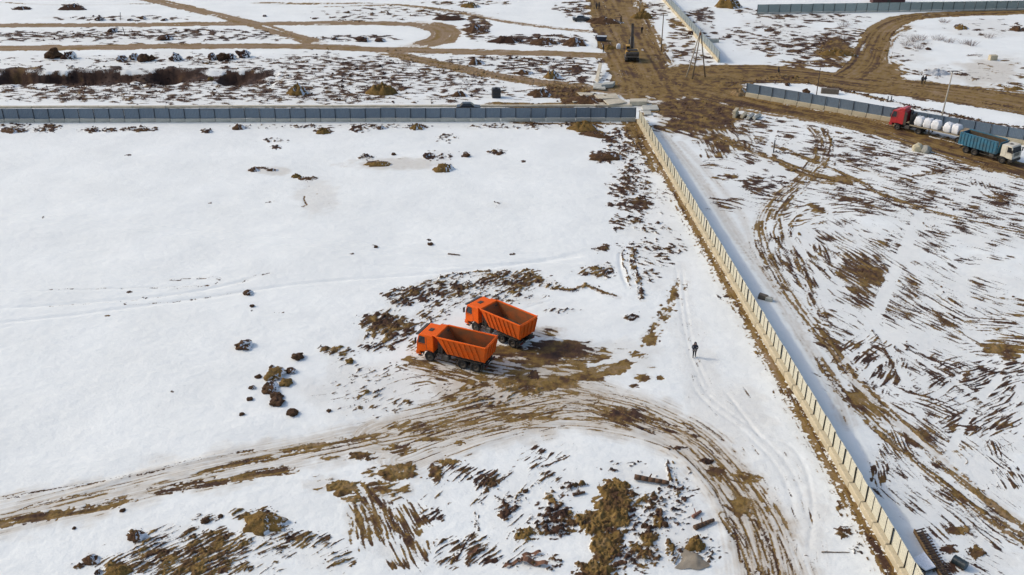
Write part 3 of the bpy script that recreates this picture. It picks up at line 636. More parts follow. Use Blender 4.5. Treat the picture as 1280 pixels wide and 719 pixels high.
# ================================================================== object helpers
class MB:
    """collects shapes into one mesh"""
    def __init__(s):
        s.v = []; s.f = []
    def add(s, vs, fs):
        o = len(s.v)
        s.v += [tuple(map(float, v)) for v in vs]
        s.f += [tuple(i + o for i in f) for f in fs]
        return s
    def box(s, x0, x1, y0, y1, z0, z1):
        return s.add([(x0, y0, z0), (x1, y0, z0), (x1, y1, z0), (x0, y1, z0), (x0, y0, z1), (x1, y0, z1), (x1, y1, z1), (x0, y1, z1)],
                     [(0, 3, 2, 1), (4, 5, 6, 7), (0, 1, 5, 4), (1, 2, 6, 5), (2, 3, 7, 6), (3, 0, 4, 7)])
    def prism(s, prof, y0, y1):
        """profile of (x, z), counter-clockwise seen from -y, extruded along y"""
        n = len(prof)
        return s.add([(x, y0, z) for x, z in prof] + [(x, y1, z) for x, z in prof],
                     [tuple(range(n)), tuple(range(2 * n - 1, n - 1, -1))] + [(i, i + n, (i + 1) % n + n, (i + 1) % n) for i in range(n)])
    def hexa(s, b, t):
        """four bottom corners, four top corners"""
        return s.add(list(b) + list(t), [(0, 3, 2, 1), (4, 5, 6, 7), (0, 1, 5, 4), (1, 2, 6, 5), (2, 3, 7, 6), (3, 0, 4, 7)])
    def bar(s, a, b, w, h=None, up=(0, 0, 1)):
        h = h or w
        a, b = Vector(a), Vector(b)
        d = (b - a).normalized(); up = Vector(up)
        if abs(d.dot(up)) > .98:
            up = Vector((1, 0, 0))
        r = d.cross(up).normalized() * w / 2; u = r.cross(d).normalized() * h / 2
        return s.hexa([a - r - u, a + r - u, a + r + u, a - r + u], [b - r - u, b + r - u, b + r + u, b - r + u])
    def tube(s, a, b, r0, r1=None, n=10):
        r1 = r0 if r1 is None else r1
        a, b = Vector(a), Vector(b)
        d = (b - a).normalized(); t = Vector((0, 0, 1)) if abs(d.z) < .9 else Vector((1, 0, 0))
        e1 = d.cross(t).normalized(); e2 = d.cross(e1)
        vs = [a + (e1 * math.cos(k * 2 * math.pi / n) + e2 * math.sin(k * 2 * math.pi / n)) * r0 for k in range(n)] + \
             [b + (e1 * math.cos(k * 2 * math.pi / n) + e2 * math.sin(k * 2 * math.pi / n)) * r1 for k in range(n)]
        return s.add(vs, [tuple(range(n)), tuple(range(2 * n - 1, n - 1, -1))] + [(k, k + n, (k + 1) % n + n, (k + 1) % n) for k in range(n)])
    def lathe_y(s, c, prof, n=20):
        """profile of (radius, y) turned round the y axis through c"""
        m = len(prof); vs = []; fs = []
        for k in range(n):
            a = 2 * math.pi * k / n
            vs += [(c[0] + r * math.cos(a), c[1] + y, c[2] + r * math.sin(a)) for r, y in prof]
        for k in range(n):
            k2 = (k + 1) % n
            fs += [(k * m + i, k * m + i + 1, k2 * m + i + 1, k2 * m + i) for i in range(m - 1)]
        return s.add(vs, fs)
    def mesh(s, name, mat, bevel=0.0, smooth=False):
        me = bpy.data.meshes.new(name)
        me.from_pydata(s.v, [], s.f)
        bm = bmesh.new(); bm.from_mesh(me)
        bmesh.ops.recalc_face_normals(bm, faces=bm.faces)
        if bevel:
            es = [e for e in bm.edges if len(e.link_faces) == 2 and e.calc_face_angle(0) > .5]
            bmesh.ops.bevel(bm, geom=es, offset=bevel, segments=1, affect='EDGES', clamp_overlap=True)
        bm.to_mesh(me); bm.free()
        if smooth:
            me.shade_smooth()
        me.materials.append(mat)
        return me
def link(name, data, parent=None):
    o = bpy.data.objects.new(name, data)
    COL.objects.link(o)
    if parent is not None:
        o.parent = parent
    return o
def part(name, mb, mat, parent, bevel=0.0, smooth=False):
    return link(name, mb.mesh(name, mat, bevel, smooth), parent)
def tag(o, label, cat, group=None):
    o['label'] = label; o['category'] = cat
    if group:
        o['group'] = group
    return o
def thing(name, label, cat, loc=(0, 0, 0), rz=0.0, group=None):
    o = link(name, None)
    o.location = loc; o.rotation_euler = (0, 0, rz)
    return tag(o, label, cat, group)
def copy_tree(o, parent=None):
    c = o.copy(); COL.objects.link(c); c.parent = parent
    for ch in o.children:
        copy_tree(ch, c)
    return c

# ================================================================== materials of things
CONC = worn('concrete_cream', (.52, .45, .31), (.36, .31, .21), .4, 1.2, .9, 0, .02)  # cream toned concrete of fence bases and loose blocks
CONCG = worn('concrete_grey', (.50, .49, .42), (.36, .35, .30), .45, 1.2, .9, 0, .02)
CREAM = worn('cream_sheet', (.56, .54, .43), (.46, .44, .34), .3, .9, .5, 0, 0)
SLATE = worn('slate_sheet', (.15, .20, .25), (.115, .15, .185), .4, .7, .45, 0, 0)
GREYGREEN = worn('grey_green_sheet', (.29, .35, .33), (.22, .27, .26), .4, .7, .5, 0, 0)
PALEBLUE = worn('pale_slate_sheet', (.26, .31, .33), (.20, .24, .26), .4, .7, .45, 0, 0)
POSTM = worn('dark_post', (.012, .013, .014), (.025, .02, .018), .3, 3, .6, .3, 0)
RAILM = worn('fence_rail', (.16, .155, .13), (.10, .08, .06), .4, 3, .6, .2, 0)
ORANGE = worn('orange_paint', (.84, .118, .002), (.52, .11, .015), .30, .9, .55, 0, .004, .22)
ORANGE2 = worn('orange_dusty', (.76, .108, .003), (.40, .11, .025), .42, 1.1, .7, 0, .006, .22)
RUSTIN = worn('scraped_steel', (.15, .07, .025), (.36, .085, .012), .50, 1.0, .75, .1, .02)
SOILLOAD = worn('soil_remains', (.055, .042, .028), (.13, .085, .04), .4, 2.2, .95, 0, .06)
CHASSIS = worn('chassis_black', (.022, .021, .02), (.085, .065, .045), .45, 2.0, .7, .1, .01)
TYRE = worn('tyre_rubber', (.014, .014, .014), (.06, .047, .034), .36, 3.0, .9, 0, .01)
RIM = worn('wheel_rim', (.055, .05, .045), (.10, .08, .055), .45, 5, .6, .3, 0)
STEEL = worn('dull_steel', (.30, .29, .27), (.16, .13, .10), .45, 2.0, .5, .5, 0)
LIGHTG = worn('lamp_lens', (.55, .55, .52), (.4, .38, .34), .3, 5, .2, 0, 0)
REDL = worn('red_lens', (.12, .012, .01), (.08, .02, .015), .4, 5, .3, 0, 0)
for _m in (ORANGE, ORANGE2):
    _m.node_tree.nodes['Principled BSDF'].inputs['Specular IOR Level'].default_value = .2
GLASS = glass_mat()

# ================================================================== fences
def corrugated(name, w, h, t, mat, ribs):
    """trapezoid sheet in the xz plane, facing -y"""
    mb = MB(); pts = []
    p = w / ribs
    for k in range(ribs):
        x = -w / 2 + k * p
        pts += [(x, 0), (x + p * .38, 0), (x + p * .5, -t), (x + p * .88, -t)]
    pts.append((w / 2, 0))
    vs = [(x, y, 0) for x, y in pts] + [(x, y, h) for x, y in pts] + [(x, y + .012, 0) for x, y in pts] + [(x, y + .012, h) for x, y in pts]
    n = len(pts)
    fs = []
    for i in range(n - 1):
        fs += [(i, i + 1, i + 1 + n, i + n), (2 * n + i + 1, 2 * n + i, 3 * n + i, 3 * n + i + 1), (n + i, n + i + 1, 3 * n + i + 1, 3 * n + i)]
    mb.add(vs, fs)
    me = bpy.data.meshes.new(name); me.from_pydata(mb.v, [], mb.f); me.materials.append(mat)
    return me
def fence(label, A, B, bay, block_h, panel_h, block_w, mats, per_bay=1, panel_side=0.0, post_out=.06, group='site fences', ribs=7, post_to_ground=False, start_gap=0.0, tilt=.012):
    """a run of concrete blocks, posts, rails and corrugated sheets from A to B; local -y looks at the camera side"""
    A, B = np.array(A), np.array(B)
    d = B - A; ln = np.hypot(*d); rz = math.atan2(d[1], d[0])
    n = int(ln // bay)
    root = thing('fence', label, 'fence', (A[0], A[1], 0), rz, group)
    mblock, mpanel, mpost, mrail = mats
    blocks = []
    for v in range(3):
        b = MB().box(-bay / 2 + .03, bay / 2 - .03, -block_w / 2, block_w / 2, -.12, block_h)
        b.v = [(x, y, z + (RNG.random() - .5) * .03) for x, y, z in b.v]
        blocks.append(b.mesh('block', mblock, .035))
    pw = bay / per_bay
    pan = corrugated('panel', pw - .02, panel_h, .018, mpanel, ribs)
    z0 = -.1 if post_to_ground else block_h - .02
    pm = MB().box(-.04, .04, -.04, .04, z0, block_h + panel_h + .03).mesh('post', mpost)
    rail = MB().box(-bay / 2, bay / 2, -.02, .02, -.03, .03).mesh('rail', mrail)
    if per_bay > 1:
        seam = MB().box(-.02, .02, -.05, -.02, .02, panel_h - .02).mesh('seam_strip', mpost)
        for k in range(n):
            o = link('seam_strip', seam, root); o.location = ((k + .5) * bay, panel_side, block_h + .03)
    for k in range(n + 1):
        o = link('post', pm, root); o.location = (k * bay, panel_side - post_out, 0); o.rotation_euler = (random.gauss(0, tilt), random.gauss(0, tilt), 0)
    for k in range(n):
        x = (k + .5) * bay
        o = link('block', blocks[k % 3], root); o.location = (x + random.gauss(0, .012), random.gauss(0, .025), 0); o.rotation_euler = (0, random.gauss(0, .008), random.gauss(0, .01))
        for zz in (.18, panel_h - .25):
            o = link('rail', rail, root); o.location = (x, panel_side + .045, block_h + zz)
        for j in range(per_bay):
            o = link('panel', pan, root)
            o.location = (k * bay + (j + .5) * pw, panel_side + random.gauss(0, .008), block_h + .03 + random.gauss(0, .012))
            o.rotation_euler = (random.gauss(0, .014), 0, random.gauss(0, .006))
    return root
# long cream fence: posts on the fitted line, blocks standing out on the sunny side
_t = np.linalg.solve(np.array([FD, -(LF1 - LF0) / np.linalg.norm(LF1 - LF0)]).T, LF1 - FA)[0]
k0 = int(abs(_t) / 2.4); fa = FA - FD * (2.4 * k0); nb = k0 + 28
fence('long cream sheet fence on concrete blocks running down past the dark figure', fa, fa + FD * 2.4 * nb + FD * .1, 2.4, .6, 1.48, .62, (CONC, CREAM, POSTM, RAILM), 2, .12, .06, ribs=5)
fence('slate blue fence on grey concrete blocks along the far edge of the snowfield', LF0, LF1, 2.58, .62, 1.75, .5, (CONCG, SLATE, POSTM, RAILM), 1, .02, .10, ribs=10)
fence('slate blue fence with cream block base behind the red and blue trucks', RF0, RF1, 2.5, .75, 1.7, .5, (CONC, SLATE, POSTM, RAILM), 1, .05, .10, ribs=10)
fence('blue grey fence with cream block base near the wooden tripod', UF0, UF1, 2.5, .7, 1.6, .5, (CONC, PALEBLUE, PALEBLUE, RAILM), 1, .05, .08, ribs=8)
fence('grey green sheet fence with dark posts at the upper right edge', BF0, BF1, 2.9, .35, 2.0, .4, (CONCG, GREYGREEN, POSTM, RAILM), 1, .02, .1, ribs=10, post_to_ground=True)

# ================================================================== trucks
def wheel(parent, x, y, r=.52, w=.30, side=1, dual=False):
    """side = +1 for the left wheel (outer face towards +y)"""
    root = link('wheel', None, parent); root.location = (x, y, r)
    for k in ([0, 1] if dual else [0]):
        off = -side * k * (w + .04)
        t = MB().lathe_y((0, off, 0), [(r * .56, -w / 2), (r * .9, -w / 2), (r, -w * .36), (r, w * .36), (r * .9, w / 2), (r * .56, w / 2), (r * .56, -w / 2)], 22)
        part('tyre', t, TYRE, root, smooth=True)
    d = MB().lathe_y((0, side * (w * .30), 0), [(r * .58, side * .04), (r * .50, side * .02), (r * .30, -side * (.10 if dual else .0)), (r * .20, side * (.0 if dual else .09)), (0.0, side * (.0 if dual else .10))], 18)
    part('rim', d, RIM, root, smooth=True)
    for k in range(8):
        a = k * math.pi / 4
        pass
    return root
def cab(root, xf, xr, w, z0, zt, paint, visor=True, roof_tone=None, axle_x=None, stripe=None):
    """cab-over cab: xf front, xr rear"""
    h = w / 2
    c = link('cab', None, root)
    zb = z0 + (zt - z0) * .47                      # belt line
    ax = axle_x if axle_x is not None else xr + 1.0
    ra = .66
    prof = [(xr, z0 + .12), (xr, zt - .10), (xr + .10, zt), (xf - .42, zt), (xf - .26, zt - .10), (xf, zb), (xf + .02, z0)]
    arch = []
    for k in range(9):
        a = math.pi * k / 8
        arch.append((ax + ra * math.cos(a), max(z0, .52 + ra * math.sin(a))))
    low = [p for p in arch if p[1] > z0 + .02 or True]
    body = MB().prism(prof[::-1][:1] + [(ax + ra, z0)] + [p for p in low if xr + .05 < p[0] < xf - .02 and p[1] > z0 + .03] + ([(max(xr + .03, ax - ra), z0)] if ax - ra > xr + .05 else []) + prof[:-1], -h, h)
    part('cab_body', body, paint, c, .03)
    # glass
    fx = lambda z: xf - (z - zb) / (zt - .10 - zb) * .26
    n = Vector((1, 0, .26 / (zt - .10 - zb))).normalized() * .012
    za, zc = zb + .05, zt - .2
    ws = MB().hexa([(fx(za) - .01, -h + .14, za), (fx(za) - .01, h - .14, za), (fx(zc) - .01, h - .2, zc), (fx(zc) - .01, -h + .2, zc)],
                   [(fx(za) + n.x, -h + .14, za), (fx(za) + n.x, h - .14, za), (fx(zc) + n.x, h - .2, zc), (fx(zc) + n.x, -h + .2, zc)])
    part('windscreen', ws, GLASS, c)
    for s in (-1, 1):
        y = s * h
        g = MB().prism([(xf - .95, zb + .04), (xf - .16, zb + .04), (xf - .34, zc), (xf - .95, zc)], min(y, y + s * .012), max(y, y + s * .012))
        dr = MB()
        for a0, b0, c0, d0 in ((xf - 1.12, xf - 1.09, z0 + .35, zt - .16), (xf - .09, xf - .06, z0 + .62, zb)):
            dr.box(a0, b0, min(y, y + s * .008), max(y, y + s * .008), c0, d0)
        dr.box(xf - 1.12, xf - .06, min(y, y + s * .008), max(y, y + s * .008), zb - .07, zb - .045)
        part('side_window', g, GLASS, c)
        part('door_seam', dr, CHASSIS, c)
        m = MB().box(xf - .08, xf + .06, y + s * .10, y + s * .30, zb + .05, zb + .62); m.bar((xf - .1, y - s * .02, zb + .6), (xf, y + s * .2, zb + .58), .04)
        part('mirror', m, CHASSIS, c, .02)
        hl = MB().box(xf - .02, xf + .045, s * (h - .42) - .17, s * (h - .42) + .17, z0 + .10, z0 + .30)
        part('headlight', hl, LIGHTG, c, .02)
        for zz in (.42, .74):
            part('step', MB().box(xf - .55, xf - .1, min(y - s * .2, y + s * .02), max(y - s * .2, y + s * .02), zz, zz + .05), CHASSIS, c)
    gr = MB()
    for k in range(4):
        gr.box(xf - .01, xf + .035, -h * .62, h * .62, z0 + .42 + k * .14, z0 + .50 + k * .14)
    part('grille', gr, CHASSIS, c)
    part('bumper', MB().prism([(xf - .5, z0 - .42), (xf + .06, z0 - .42), (xf + .14, z0 - .3), (xf + .10, z0 + .02), (xf - .3, z0 + .02)], -h - .01, h + .01), paint if stripe is None else stripe, c, .03)
    if visor:
        part('sun_visor', MB().hexa([(xf - .25, -h + .05, zt - .16), (xf - .25, h - .05, zt - .16), (xf - .30, h - .05, zt - .02), (xf - .30, -h + .05, zt - .02)],
                                    [(xf + .14, -h + .08, zt - .22), (xf + .14, h - .08, zt - .22), (xf + .10, h - .08, zt - .10), (xf + .10, -h + .08, zt - .10)]), CHASSIS, c, .02)
    hatch = MB().box(xr + .55, xr + 1.0, -.28, .28, zt - .01, zt + .05)
    part('roof_hatch', hatch, roof_tone or paint, c, .02)
    return c
def chassis(root, x0, x1, axles, r, tank=True, tank_x=None):
    m = MB()
    for s in (-1, 1):
        m.box(x0, x1, s * .42 - .05, s * .42 + .05, .72, 1.02)
    for k in range(5):
        x = x0 + (x1 - x0) * (k + .5) / 5
        m.box(x - .07, x + .07, -.372, .372, .76, .98)
    for ax in axles:
        m.tube((ax, -.92, r), (ax, .92, r), .11, n=8)
        m.box(ax - .35, ax + .35, -.15, .15, r - .17, r + .2)
    part('chassis_frame', m, CHASSIS, root)
    if tank:
        tx = tank_x
        for s in (-1, 1):
            t = MB().box(tx - .42, tx + .42, s * .86 - .30, s * .86 + .30, .48, 1.08)
            part('fuel_tank' if s > 0 else 'air_tank', t, worn('tank_grey', (.10, .095, .085), (.06, .05, .04), .45, 2, .6, .3, 0), root, .08)
def orange_dumper(label):
    root = thing('dump_truck', label, 'dump truck', group='orange dump trucks')
    AX = (2.52, -1.08, -2.52)
    chassis(root, -3.45, 3.3, AX, .52, True, .82)
    for ax in AX:
        for s in (-1, 1):
            wheel(root, ax, s * 1.06, .54, .32, s, ax < 0)
    cab(root, 3.88, 2.02, 2.44, 1.0, 2.92, ORANGE, True, CHASSIS, 2.52)
    # wheel arches behind the front axle, mudguards over the bogie
    for s in (-1, 1):
        a = MB(); prev = None
        for k in range(9):
            t = math.pi * (.02 + .96 * k / 8)
            p = (2.52 + .70 * math.cos(t), .54 + .70 * math.sin(t))
            if prev:
                a.hexa([(prev[0], s * .92, prev[1]), (p[0], s * .92, p[1]), (p[0], s * 1.24, p[1]), (prev[0], s * 1.24, prev[1])],
                       [(prev[0], s * .92, prev[1] + .05), (p[0], s * .92, p[1] + .05), (p[0], s * 1.24, p[1] + .05), (prev[0], s * 1.24, prev[1] + .05)])
            prev = p
        part('wheel_arch', a, CHASSIS, root)
        g = MB().box(-3.2, -.42, s * 1.03 - .24, s * 1.03 + .24, 1.10, 1.14)
        part('mudguard', g, CHASSIS, root)
    lad = MB()
    for s in (-.20, .20):
        lad.bar((1.28 + s, 1.16, .75), (1.28 + s, 1.16, 2.5), .05)
    for k in range(6):
        lad.bar((1.08, 1.16, .85 + k * .3), (1.48, 1.16, .85 + k * .3), .04)
    part('ladder', lad, CHASSIS, root)
    part('air_intake', MB().box(1.36, 1.62, -1.1, -.7, 1.2, 2.75), CHASSIS, root, .03)
    part('battery_box', MB().box(1.15, 1.6, .3, .85, 1.05, 2.1), CHASSIS, root, .03)
    # tipping body
    zb, zt = 1.34, 3.02
    xf_b, xf_t, xr_b, xr_t = .55, 1.62, -3.42, -3.72
    h0, h1 = 1.13, 1.27
    body = link('dump_body', None, root)
    th = .07
    floor = MB().hexa([(xf_b, -h0, zb - .10), (xr_b, -h0, zb - .10), (xr_b, h0, zb - .10), (xf_b, h0, zb - .10)], [(xf_b, -h0, zb), (xr_b, -h0, zb), (xr_b, h0, zb), (xf_b, h0, zb)])
    part('floor', floor, CHASSIS, body)
    for s in (-1, 1):
        w = MB().hexa([(xf_b, s * h0, zb), (xr_b, s * h0, zb), (xr_b, s * (h0 + th), zb), (xf_b, s * (h0 + th), zb)],
                      [(xf_t, s * h1, zt), (xr_t, s * h1, zt), (xr_t, s * (h1 + th), zt), (xf_t, s * (h1 + th), zt)])
        part('side_wall', w, ORANGE2, body)
        lin = MB().hexa([(xf_b - .05, s * (h0 - .03), zb + .03), (xr_b + .05, s * (h0 - .03), zb + .03), (xr_b + .05, s * (h0 - .005), zb + .03), (xf_b - .05, s * (h0 - .005), zb + .03)],
                        [(xf_t - .1, s * (h1 - .03), zt - .06), (xr_t + .08, s * (h1 - .03), zt - .06), (xr_t + .08, s * (h1 - .005), zt - .06), (xf_t - .1, s * (h1 - .005), zt - .06)])
        part('inner_lining', lin, RUSTIN, body)
        rl = MB().bar((xf_t + .02, s * (h1 + .045), zt), (xr_t, s * (h1 + .045), zt), .15, .12)
        part('top_rail', rl, ORANGE, body, .015)
        for k in range(7):
            f = (k + .35) / 7
            xb, xt = xf_b + (xr_b - xf_b) * f, xf_t + (xr_t - xf_t) * f
            xb2 = xb - .0; sl = .55 * (1 - f)
            r = MB().hexa([(xb - .05, s * (h0 + th), zb + .02), (xb + .05, s * (h0 + th), zb + .02), (xb + .05, s * (h0 + th + .07), zb + .02), (xb - .05, s * (h0 + th + .07), zb + .02)],
                          [(xb + .62 - .05 - f * .12, s * (h1 + th), zt - .08), (xb + .62 + .05 - f * .12, s * (h1 + th), zt - .08), (xb + .62 + .05 - f * .12, s * (h1 + th + .07), zt - .08), (xb + .62 - .05 - f * .12, s * (h1 + th + .07), zt - .08)])
            part('side_rib', r, ORANGE2, body)
    fw = MB().hexa([(xf_b, -h0, zb), (xf_b, h0, zb), (xf_b + .07, h0, zb), (xf_b + .07, -h0, zb)], [(xf_t, -h1, zt), (xf_t, h1, zt), (xf_t + .07, h1, zt), (xf_t + .07, -h1, zt)])
    part('front_wall', fw, ORANGE, body)
    can = MB().hexa([(xf_t, -h1 - .05, zt - .02), (xf_t + .7, -h1 + .12, zt + .02), (xf_t + .7, h1 - .12, zt + .02), (xf_t, h1 + .05, zt - .02)],
                    [(xf_t, -h1 - .05, zt + .06), (xf_t + .7, -h1 + .12, zt + .09), (xf_t + .7, h1 - .12, zt + .09), (xf_t, h1 + .05, zt + .06)])
    part('canopy', can, ORANGE, body, .015)
    fl = MB().hexa([(xf_b - .06, -h0 + .05, zb + .02), (xf_b - .06, h0 - .05, zb + .02), (xf_b - .03, h0 - .05, zb + .02), (xf_b - .03, -h0 + .05, zb + .02)],
                   [(xf_t - .06, -h1 + .06, zt - .08), (xf_t - .06, h1 - .06, zt - .08), (xf_t - .03, h1 - .06, zt - .08), (xf_t - .03, -h1 + .06, zt - .08)])
    part('front_lining', fl, RUSTIN, body)
    # soil left on the floor
    ld = MB(); nx, ny = 26, 10
    for i in range(nx + 1):
        for j in range(ny + 1):
            x = xr_b + .12 + (xf_b - xr_b - .22) * i / nx; y = -h0 + .06 + (2 * h0 - .12) * j / ny
            ld.v.append((x, y, zb + .06 + .10 * random.random() + .16 * abs(j / ny - .5) + .12 * (i / nx)))
    ld.f = [(i * (ny + 1) + j, (i + 1) * (ny + 1) + j, (i + 1) * (ny + 1) + j + 1, i * (ny + 1) + j + 1) for i in range(nx) for j in range(ny)]
    part('soil_remains', ld, SOILLOAD, body, smooth=True)
    tg = link('tailgate', None, root)
    gate = MB().hexa([(xr_b, -h0 - .04, zb - .06), (xr_b, h0 + .04, zb - .06), (xr_b - .07, h0 + .04, zb - .06), (xr_b - .07, -h0 - .04, zb - .06)], [(xr_t, -h1 - .03, zt - .06), (xr_t, h1 + .03, zt - .06), (xr_t - .07, h1 + .03, zt - .06), (xr_t - .07, -h1 - .03, zt - .06)])
    part('gate_sheet', gate, ORANGE2, tg)
    for k in range(5):
        y = -1.1 + 2.2 * k / 4
        r = MB().hexa([(xr_b - .07, y - .05, zb - .04), (xr_b - .07, y + .05, zb - .04), (xr_b - .14, y + .05, zb - .04), (xr_b - .14, y - .05, zb - .04)], [(xr_t - .07, y * 1.1 - .05, zt - .1), (xr_t - .07, y * 1.1 + .05, zt - .1), (xr_t - .14, y * 1.1 + .05, zt - .1), (xr_t - .14, y * 1.1 - .05, zt - .1)])
        part('gate_rib', r, ORANGE2, tg)
    part('gate_hinge', MB().tube((xr_t - .02, -h1 - .1, zt + .06), (xr_t - .02, h1 + .1, zt + .06), .06, n=8), ORANGE, tg)
    # rear end
    part('rear_beam', MB().box(-3.55, -3.42, -1.15, 1.15, .62, .80), CHASSIS, root)
    for s in (-1, 1):
        part('tail_light', MB().box(-3.60, -3.553, s * .9 - .18, s * .9 + .18, .63, .79), REDL, root)
        part('mud_flap', MB().box(-3.22, -3.19, s * 1.03 - .26, s * 1.03 + .26, .3, .98), CHASSIS, root)
    part('number_plate', MB().box(-3.575, -3.553, -.26, .26, .65, .77), LIGHTG, root)
    return root
def set_by_wheels(root, front_px, rear_px, xf, xr, yside):
    """put a vehicle where the near-side wheels touch the ground in the photograph"""
    a, b = G(*front_px), G(*rear_px)
    d = (a - b) / np.linalg.norm(a - b)
    left = np.array([-d[1], d[0]])
    mid = (a + b) / 2
    c = mid - d * (xf + xr) / 2 - left * yside
    root.location = (c[0], c[1], -.02)
    root.rotation_euler = (0, 0, math.atan2(d[1], d[0]))
t1 = orange_dumper('nearer orange dump truck with empty tipping body, lower in the photo')
t2 = copy_tree(t1)
t2['label'] = 'farther orange dump truck parked diagonally behind the other one'
set_by_wheels(t1, (536.5, 451.5), (594.5, 465.5), 2.52, -2.52, 1.2)
set_by_wheels(t2, (592.5, 414.0), (641.5, 435.5), 2.52, -2.52, 1.2)

# ---- red tractor with flatbed
RED = worn('red_paint', (.40, .022, .026), (.20, .035, .03), .35, 1.0, .4, 0, 0)
WHITE = worn('white_paint', (.62, .58, .47), (.38, .32, .23), .36, .9, .45, 0, 0)
BLUE = worn('blue_paint', (.028, .16, .25), (.05, .085, .10), .45, 1.0, .6, 0, .006)
BAG = worn('white_bag', (.74, .75, .76), (.55, .54, .52), .3, 1.5, .8, 0, .05)
BEIGE = worn('beige_load', (.42, .30, .17), (.28, .19, .10), .4, 2.0, .9, 0, .03)
BLACKM = worn('black_tarp', (.012, .013, .016), (.03, .03, .034), .4, 1.5, .5, 0, .01)
def red_truck():
    root = thing('tractor_truck', 'red cab tractor truck pulling a flatbed of white sacks', 'truck')
    AX = (1.9, -1.7)
    chassis(root, -2.5, 2.8, AX, .52, True, .25)
    for ax in AX:
        for s in (-1, 1):
            wheel(root, ax, s * 1.05, .52, .31, s, ax < 0)
    cab(root, 3.25, 1.0, 2.46, 1.05, 3.25, RED, True, RED, 1.9)
    part('wind_deflector', MB().prism([(1.05, 3.25), (2.5, 3.26), (1.7, 3.72), (1.05, 3.8)], -1.1, 1.1), RED, root, .06)
    for s in (-1, 1):
        part('side_fairing', MB().box(.55, 1.0, s * 1.2 - .03, s * 1.2 + .03, 1.1, 3.2), CHASSIS, root)
        part('mudguard', MB().box(-2.3, -1.1, s * 1.0 - .25, s * 1.0 + .25, 1.1, 1.14), CHASSIS, root)
    part('fifth_wheel', MB().box(-2.0, -1.2, -.5, .5, 1.02, 1.16), CHASSIS, root)
    part('exhaust_stack', MB().tube((.72, -.9, .9), (.72, -.9, 3.3), .09), STEEL, root)
    return root
rt = red_truck()
set_by_wheels(rt, (1119.8, 162.0), (1147.5, 168.2), 1.9, -1.7, 1.2)
RTL = Vector(rt.location); RTZ = rt.rotation_euler[2]
def trailer():
    root = thing('flatbed_trailer', 'long low flatbed trailer behind the red cab', 'trailer', RTL, RTZ)
    L0, L1 = -.15, -11.6
    m = MB()
    for s in (-1, 1):
        m.box(L1, L0, s * .5 - .06, s * .5 + .06, .98, 1.28)
    for k in range(9):
        x = L0 + (L1 - L0) * (k + .5) / 9
        m.box(x - .05, x + .05, -1.15, 1.15, 1.17, 1.262)
    part('frame', m, CHASSIS, root)
    nb = 38
    pl = (L0 - L1) / nb
    pm = MB().box(-pl / 2 + .008, pl / 2 - .008, -1.24, 1.24, 1.285, 1.335).mesh('plank', worn('trailer_plank', (.17, .12, .075), (.09, .065, .045), .45, 1.5, .9, 0, .01))
    for k in range(nb):
        o = link('plank', pm, root); o.location.x = L1 + (k + .5) * pl
    for s in (-1, 1):
        part('side_rail', MB().box(L1, L0, s * 1.27 - .03, s * 1.27 + .03, 1.2, 1.38), worn('rail_cream', (.33, .28, .18), (.2, .15, .1), .4, 2, .7, 0, 0), root)
        part('landing_leg', MB().box(-3.4, -3.2, s * .8 - .08, s * .8 + .08, .3, 1.17), CHASSIS, root)
    part('headboard', MB().box(-.14, -.06, -1.24, 1.24, 1.34, 2.9), CHASSIS, root)
    for ax in (-8.2, -9.5, -10.8):
        ab = MB().tube((ax, -.95, .5), (ax, .95, .5), .09, n=8).box(ax - .12, ax + .12, -.55, .55, .5, .98)
        part('axle', ab, CHASSIS, root)
        for s in (-1, 1):
            wheel(root, ax, s * 1.05, .5, .34, s)
    for s in (-1, 1):
        part('tail_light', MB().box(L1 - .04, L1, s * .9 - .2, s * .9 + .2, 1.0, 1.14), REDL, root)
    return root
trl = trailer()
def bag_mesh(seed, w=1.15, d=1.0, h=1.15):
    bm = bmesh.new()
    bmesh.ops.create_cube(bm, size=1)
    bmesh.ops.subdivide_edges(bm, edges=bm.edges, cuts=7, use_grid_fill=True)
    rr = np.random.default_rng(seed)
    ox, oy = rr.random(2) * 50
    for v in bm.verts:
        x, y, z = v.co
        bul = 1 + .16 * math.cos(z * math.pi) - .10 * max(0, z) * 2
        r = math.hypot(x, y)
        k = bul * (1 - .22 * max(0, r - .5))
        n = float(pnoise(np.array([x * 3 + z * 2 + ox]), np.array([y * 3 - z * 3 + oy]), seed)[0])
        top = .10 * math.cos(x * math.pi) * math.cos(y * math.pi) * (z > 0.3)
        v.co = Vector((x * w * (k + .10 * n), y * d * (k + .10 * n), (z + .5) * h * (1 + .05 * n) + top + (.12 * n if z > .3 else 0)))
    me = bpy.data.meshes.new('bag'); bm.to_mesh(me); bm.free()
    me.shade_smooth(); me.materials.append(BAG)
    return me
def on_truck(name, me, base, rz, lx, ly, lz, label, cat, group=None, turn=0.0):
    p = Matrix.Rotation(rz, 3, 'Z') @ Vector((lx, ly, 0))
    o = link(name, me); o.location = (base[0] + p.x, base[1] + p.y, base[2] + lz); o.rotation_euler = (0, 0, rz + turn)
    return tag(o, label, cat, group)
words = ['first white bulk sack right behind the red cab', 'second white bulk sack behind the red cab', 'third white bulk sack behind the red cab, last of the front row',
         'fourth white bulk sack, after the gap in the row', 'fifth white bulk sack, nearest the blue truck']
